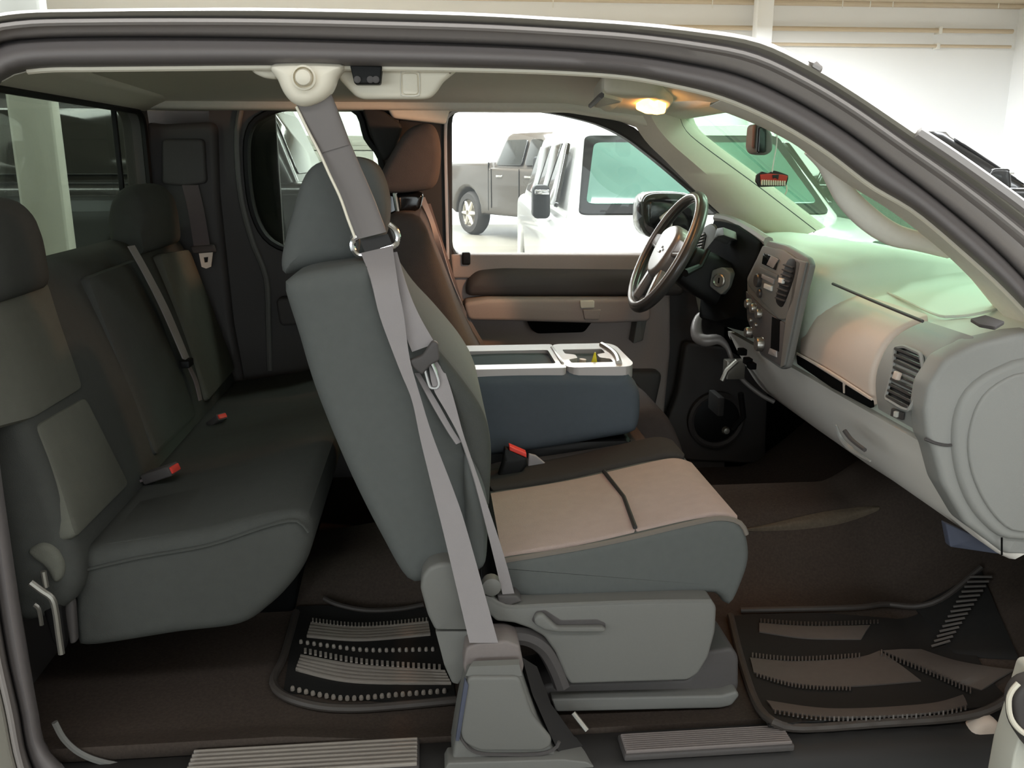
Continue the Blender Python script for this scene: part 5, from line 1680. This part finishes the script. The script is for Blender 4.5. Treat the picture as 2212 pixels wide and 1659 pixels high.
band([(1640, 1345), (1750, 1352), (1880, 1350)], [(1640, 1364), (1740, 1378), (1860, 1380)], 0, 24, 'mat_rib', FM)
band([(1620, 1420), (1720, 1428), (1850, 1420), (1900, 1405)], [(1628, 1452), (1720, 1476), (1830, 1482), (1990, 1470)], 0, 24, 'mat_rib', FM)
band([(1655, 1512), (1800, 1530), (2000, 1520), (2080, 1500)], [(1670, 1532), (1800, 1548), (2000, 1540), (2090, 1522)], 0, 24, 'mat_rib', FM)
band([(1905, 1405), (1990, 1440), (2060, 1470), (2120, 1490)], [(1990, 1402), (2060, 1425), (2140, 1440), (2190, 1446)], 0, 20, 'mat_rib', FM)
drape([(1975, 1308), (2118, 1230), (2200, 1420), (2060, 1410)], .008, 'rubber', 'mat_side', FM, 12, 10)
for k in range(15):
    s = k / 14
    a_, b_ = (2012 + 84 * s, 1396 - 150 * s), (2052 + 92 * s, 1384 - 138 * s)
    part('mat_rib', tube([onfloor(*a_, .019), onfloor(*b_, .019)], .003, 6), 'mat_rib', FM)
teeth([(1640, 1338), (1750, 1345), (1900, 1340)], 7, 34, 'mat_rubber', FM)
teeth([(1622, 1412), (1720, 1420), (1860, 1412)], 8, 32, 'mat_rib', FM)
teeth([(1632, 1454), (1720, 1478), (1840, 1484)], 8, 28, 'mat_rib', FM)
teeth([(1670, 1534), (1800, 1550), (2000, 1542), (2090, 1524)], 8, 44, 'mat_rib', FM)
teeth([(1900, 1405), (1990, 1440), (2100, 1490)], 12, 26, 'mat_rib', FM)

BMAT = thing('rear_floor_mat', 'black rubber mat with pale stripes in the rear footwell', 'floor mat', (-.15, .35, .56))
drape([(640, 1310), (960, 1312), (985, 1516), (612, 1494)], .006, 'rubber', 'mat_body', BMAT, 16, 12)
rimp = spline([(640, 1322), (612, 1420), (590, 1470), (612, 1502), (680, 1524), (760, 1530), (860, 1524), (985, 1512)], 40)
part('mat_rim', tube([onfloor(x, y, .012) for x, y in rimp], .009, 8), 'mat_rubber', BMAT, 'raised rim')
rimp = spline([(700, 1292), (730, 1306), (790, 1318), (860, 1316), (915, 1306)], 24)
part('mat_rim', tube([onfloor(x, y, .012) for x, y in rimp], .006, 8), 'mat_rubber', BMAT)
for (p0, p1, nm) in (([(672, 1342), (780, 1352), (925, 1340)], [(662, 1374), (780, 1382), (930, 1370)], 'upper'), ([(650, 1412), (780, 1434), (960, 1446)], [(638, 1446), (760, 1472), (975, 1476)], 'lower')):
    n = 30
    A, B = spline(p0, n), spline(p1, n)
    for k in range(5):
        f0, f1 = (k + .12) / 5, (k + .88) / 5
        l0 = [onfloor(a[0] + (b[0] - a[0]) * f0, a[1] + (b[1] - a[1]) * f0, .011) for a, b in zip(A, B)]
        l1 = [onfloor(a[0] + (b[0] - a[0]) * f1, a[1] + (b[1] - a[1]) * f1, .011) for a, b in zip(A, B)]
        part('pale_rib', sheet([l0, [(p + q) / 2 + Vector((0, 0, .0015)) for p, q in zip(l0, l1)], l1], .006, (0, 0, -1)), 'mat_pale', BMAT, None, 70)
teeth([(672, 1337), (780, 1347), (925, 1335)], 8, 34, 'mat_pale', BMAT, 'pale_teeth')
teeth([(654, 1402), (780, 1425), (955, 1438)], 10, 28, 'mat_pale', BMAT, 'pale_teeth', w=.5)
for line, n, r in (([(650, 1386), (720, 1396), (800, 1404), (935, 1402)], 21, .0042), ([(632, 1487), (700, 1502), (760, 1508), (860, 1500), (960, 1492)], 23, .0048)):
    for x, y in spline(line, n):
        c = onfloor(x, y, .010)
        part('pale_stud', lathe([(0, .005), (r * .7, .0045), (r, .001), (r, -.004)], (c, Vector((1, 0, 0)), Vector((0, 1, 0)), Vector((0, 0, 1))), 8), 'mat_pale', BMAT)
# streak of lamp light on the tunnel carpet, put into a paler raised patch
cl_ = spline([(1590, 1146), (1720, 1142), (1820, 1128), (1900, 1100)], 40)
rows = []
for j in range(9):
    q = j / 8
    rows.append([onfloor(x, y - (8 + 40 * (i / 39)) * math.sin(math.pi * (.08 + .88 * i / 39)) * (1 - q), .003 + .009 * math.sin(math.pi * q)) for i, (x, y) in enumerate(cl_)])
part('carpet_light_streak', sheet(rows, .004, (0, 0, -1)), 'carpet_lit', CAB, 'streak of light on the carpet ridge painted as a paler patch', sharp=80)

# ================================================================== bottom right: open passenger door edge
PD = thing('passenger_door', 'pale open passenger door edge with cup pocket at the bottom right corner', 'door', (1.1, -.25, .55))
part('door_shell', soft(fillet(xz([(2142, 1700), (2160, 1600), (2185, 1520), (2212, 1430), (2360, 1430), (2360, 1700)], -.12), .01, 3), -.16, -.10, .012, 3), 'door_white', PD)
part('pocket_cup', soft(spline(xz([(2180, 1530), (2178, 1505), (2190, 1480), (2215, 1462), (2300, 1450), (2360, 1540), (2300, 1640), (2230, 1622), (2200, 1590), (2184, 1560)], -.17), 40, True), -.19, -.15, .012, 4), 'trim_dark', PD)
part('pocket_rim', tube([P(x, y, -.192) for x, y in spline([(2200, 1476), (2186, 1492), (2179, 1512), (2182, 1545), (2196, 1570), (2222, 1590), (2280, 1620)], 24)], .0045, 8), 'cream_plastic', PD, 'light rim of the door pocket')


# ================================================================== body parts just outside the frame, so that the truck is whole from a step aside
part('far_side_panel', box(-.56, .10, 1.664, 1.69, .40, 1.22, .004), 'trim_dark', CAB)
part('near_kick_panel', box(1.20, 1.56, .07, .11, .44, 1.22, .01), 'trim_dark', CAB)
part('hood', loft([[Vector((x, y, z - .09 * abs((y - .82) / .9) ** 3 - d)) for y in [-.04 + 1.74 * k / 16 for k in range(17)] for d in (0,)] +
                   [Vector((x, y, z - .14 - .09 * abs((y - .82) / .9) ** 3)) for y in [1.70 - 1.74 * k / 16 for k in range(17)]] for x, z in ((1.60, 1.20), (2.0, 1.19), (2.5, 1.16), (2.85, 1.10), (2.95, 1.02))]), 'silver_paint', CAB)
for y0, y1 in ((-.06, -.02), (1.66, 1.70)):
    arch = [(1.95 + .47 * math.cos(math.pi * (1 - k / 12)), .36 + .47 * math.sin(math.pi * (1 - k / 12))) for k in range(13)]
    part('front_fender', soft([(1.28, .42), (1.28, 1.08), (1.60, 1.12), (2.5, 1.08), (2.95, .98), (2.98, .45), (2.50, .40)] + arch[::-1] + [(1.40, .40)], y0, y1, .012), 'silver_paint', CAB)
